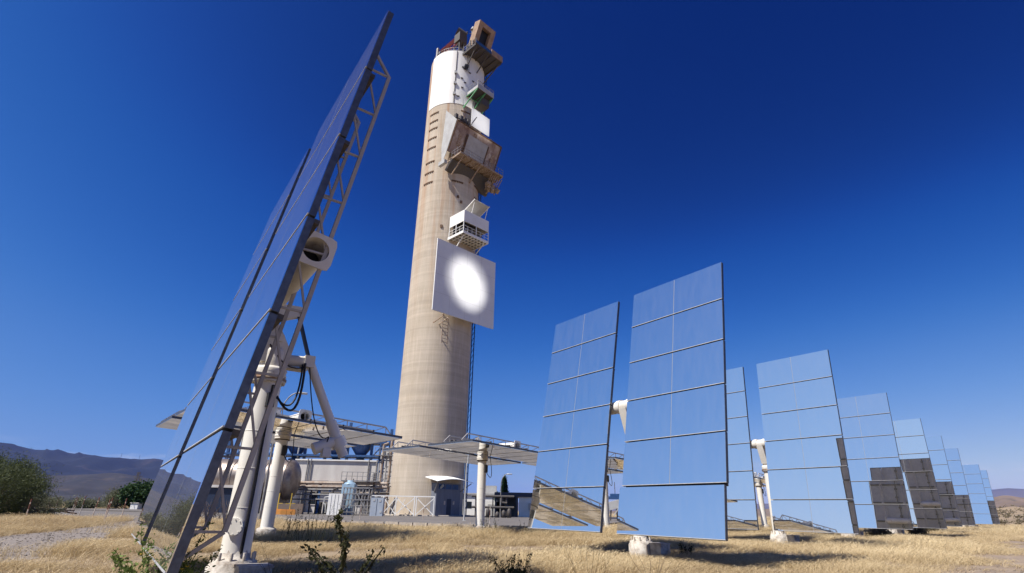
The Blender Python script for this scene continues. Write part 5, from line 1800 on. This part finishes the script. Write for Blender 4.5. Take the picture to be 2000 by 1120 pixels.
attr('rotz', 'FLOAT', rng.uniform(-1.2, 1.2, n).astype(np.float32))
attr('size', 'FLOAT_VECTOR', np.c_[GS * .8, GS * .8, hgt * (.92 + .08 * GS)].astype(np.float32), 'vector')
attr('pick', 'INT', rng.integers(0, 6, n).astype(np.int32))
attr('tone', 'FLOAT', tone.astype(np.float32))
gme.materials.append(gm)
gob = put('dry_grass', gme, kind='stuff', label='dry straw-coloured meadow grass covering the field', category='grass')
ng = bpy.data.node_groups.new('scatter_tufts', 'GeometryNodeTree')
ng.interface.new_socket('Geometry', in_out='INPUT', socket_type='NodeSocketGeometry')
ng.interface.new_socket('Geometry', in_out='OUTPUT', socket_type='NodeSocketGeometry')
N, Lk = ng.nodes, ng.links
gi_, go_ = N.new('NodeGroupInput'), N.new('NodeGroupOutput')
ip = N.new('GeometryNodeInstanceOnPoints')
ci = N.new('GeometryNodeCollectionInfo')
ci.inputs['Collection'].default_value = tcol
ci.inputs['Separate Children'].default_value = True
ci.inputs['Reset Children'].default_value = True


def named(nm, typ):
    q = N.new('GeometryNodeInputNamedAttribute'); q.data_type = typ; q.inputs['Name'].default_value = nm
    return q


ar, as_, ap_ = named('rotz', 'FLOAT'), named('size', 'FLOAT_VECTOR'), named('pick', 'INT')
cx = N.new('ShaderNodeCombineXYZ')
Lk.new(ar.outputs['Attribute'], cx.inputs['Z'])
Lk.new(gi_.outputs[0], ip.inputs['Points']); Lk.new(ci.outputs[0], ip.inputs['Instance'])
ip.inputs['Pick Instance'].default_value = True
Lk.new(ap_.outputs['Attribute'], ip.inputs['Instance Index'])
Lk.new(cx.outputs[0], ip.inputs['Rotation']); Lk.new(as_.outputs['Attribute'], ip.inputs['Scale'])
Lk.new(ip.outputs[0], go_.inputs[0])
md = gob.modifiers.new('scatter', 'NODES'); md.node_group = ng

# stones on the gravel track
sp_ = rng.uniform(0, 1, (900, 2))
gs = []
for u_, v_ in sp_:
    t = u_ ** 1.2 * 4
    i = min(int(t), 3); f_ = t - i
    a = np.array(GRAV_U[i]) * (1 - f_) + np.array(GRAV_U[i + 1]) * f_
    b_ = np.array(GRAV_L[i]) * (1 - f_) + np.array(GRAV_L[i + 1]) * f_
    gs.append(a * (1 - v_) + b_ * v_)
gs = np.array(gs)
tp = ring_pts(6, 22, 5, 25, 62)
tp = tp[np.minimum(seg_d(tp, (5.5, 4), (11, 10)), seg_d(tp, (11, 10), (100, 100))) < 3]
gs = np.concatenate([gs, tp])
OC = np.array([(1, 0, 0), (-1, 0, 0), (0, 1, 0), (0, -1, 0), (0, 0, 1), (0, 0, -1)], float)
OF = np.array([(0, 2, 4), (2, 1, 4), (1, 3, 4), (3, 0, 4), (2, 0, 5), (1, 2, 5), (3, 1, 5), (0, 3, 5)])
V = []
for p in gs:
    s_ = rng.uniform(.012, .05) * np.array([1.2, 1, .6])
    V.append(OC * s_ * .7 * rng.uniform(.7, 1.3, (6, 1)) + np.array([p[0], p[1], FZ + .012]))
V = np.concatenate(V)
F = np.concatenate([OF + 6 * k for k in range(len(gs))])
put('loose_stones', np_mesh('loose_stones', V, F, mat('grey_stones', (.20, .175, .155), (.12, .10, .09), 8, .95)), kind='stuff', label='loose grey stones on the gravel and dirt tracks', category='gravel')

# ------------------------------------------------------------------ haze
hz = MB()
hz.bb((-19000, -19000, -4), (19000, 19000, 680))
hm = bpy.data.materials.new('haze_air')
hm.use_nodes = True
hn, hl = hm.node_tree.nodes, hm.node_tree.links
hn.remove(hn['Principled BSDF'])
pv = hn.new('ShaderNodeVolumePrincipled')
pv.inputs['Color'].default_value = (.09, .24, 1.0, 1)
pv.inputs['Density'].default_value = 3.0e-5
pv.inputs['Anisotropy'].default_value = 0.0
hl.new(pv.outputs[0], hn['Material Output'].inputs['Volume'])
hzo = hz.build('haze', hm, kind='stuff', label='thin blue summer haze over the plain', category='haze')
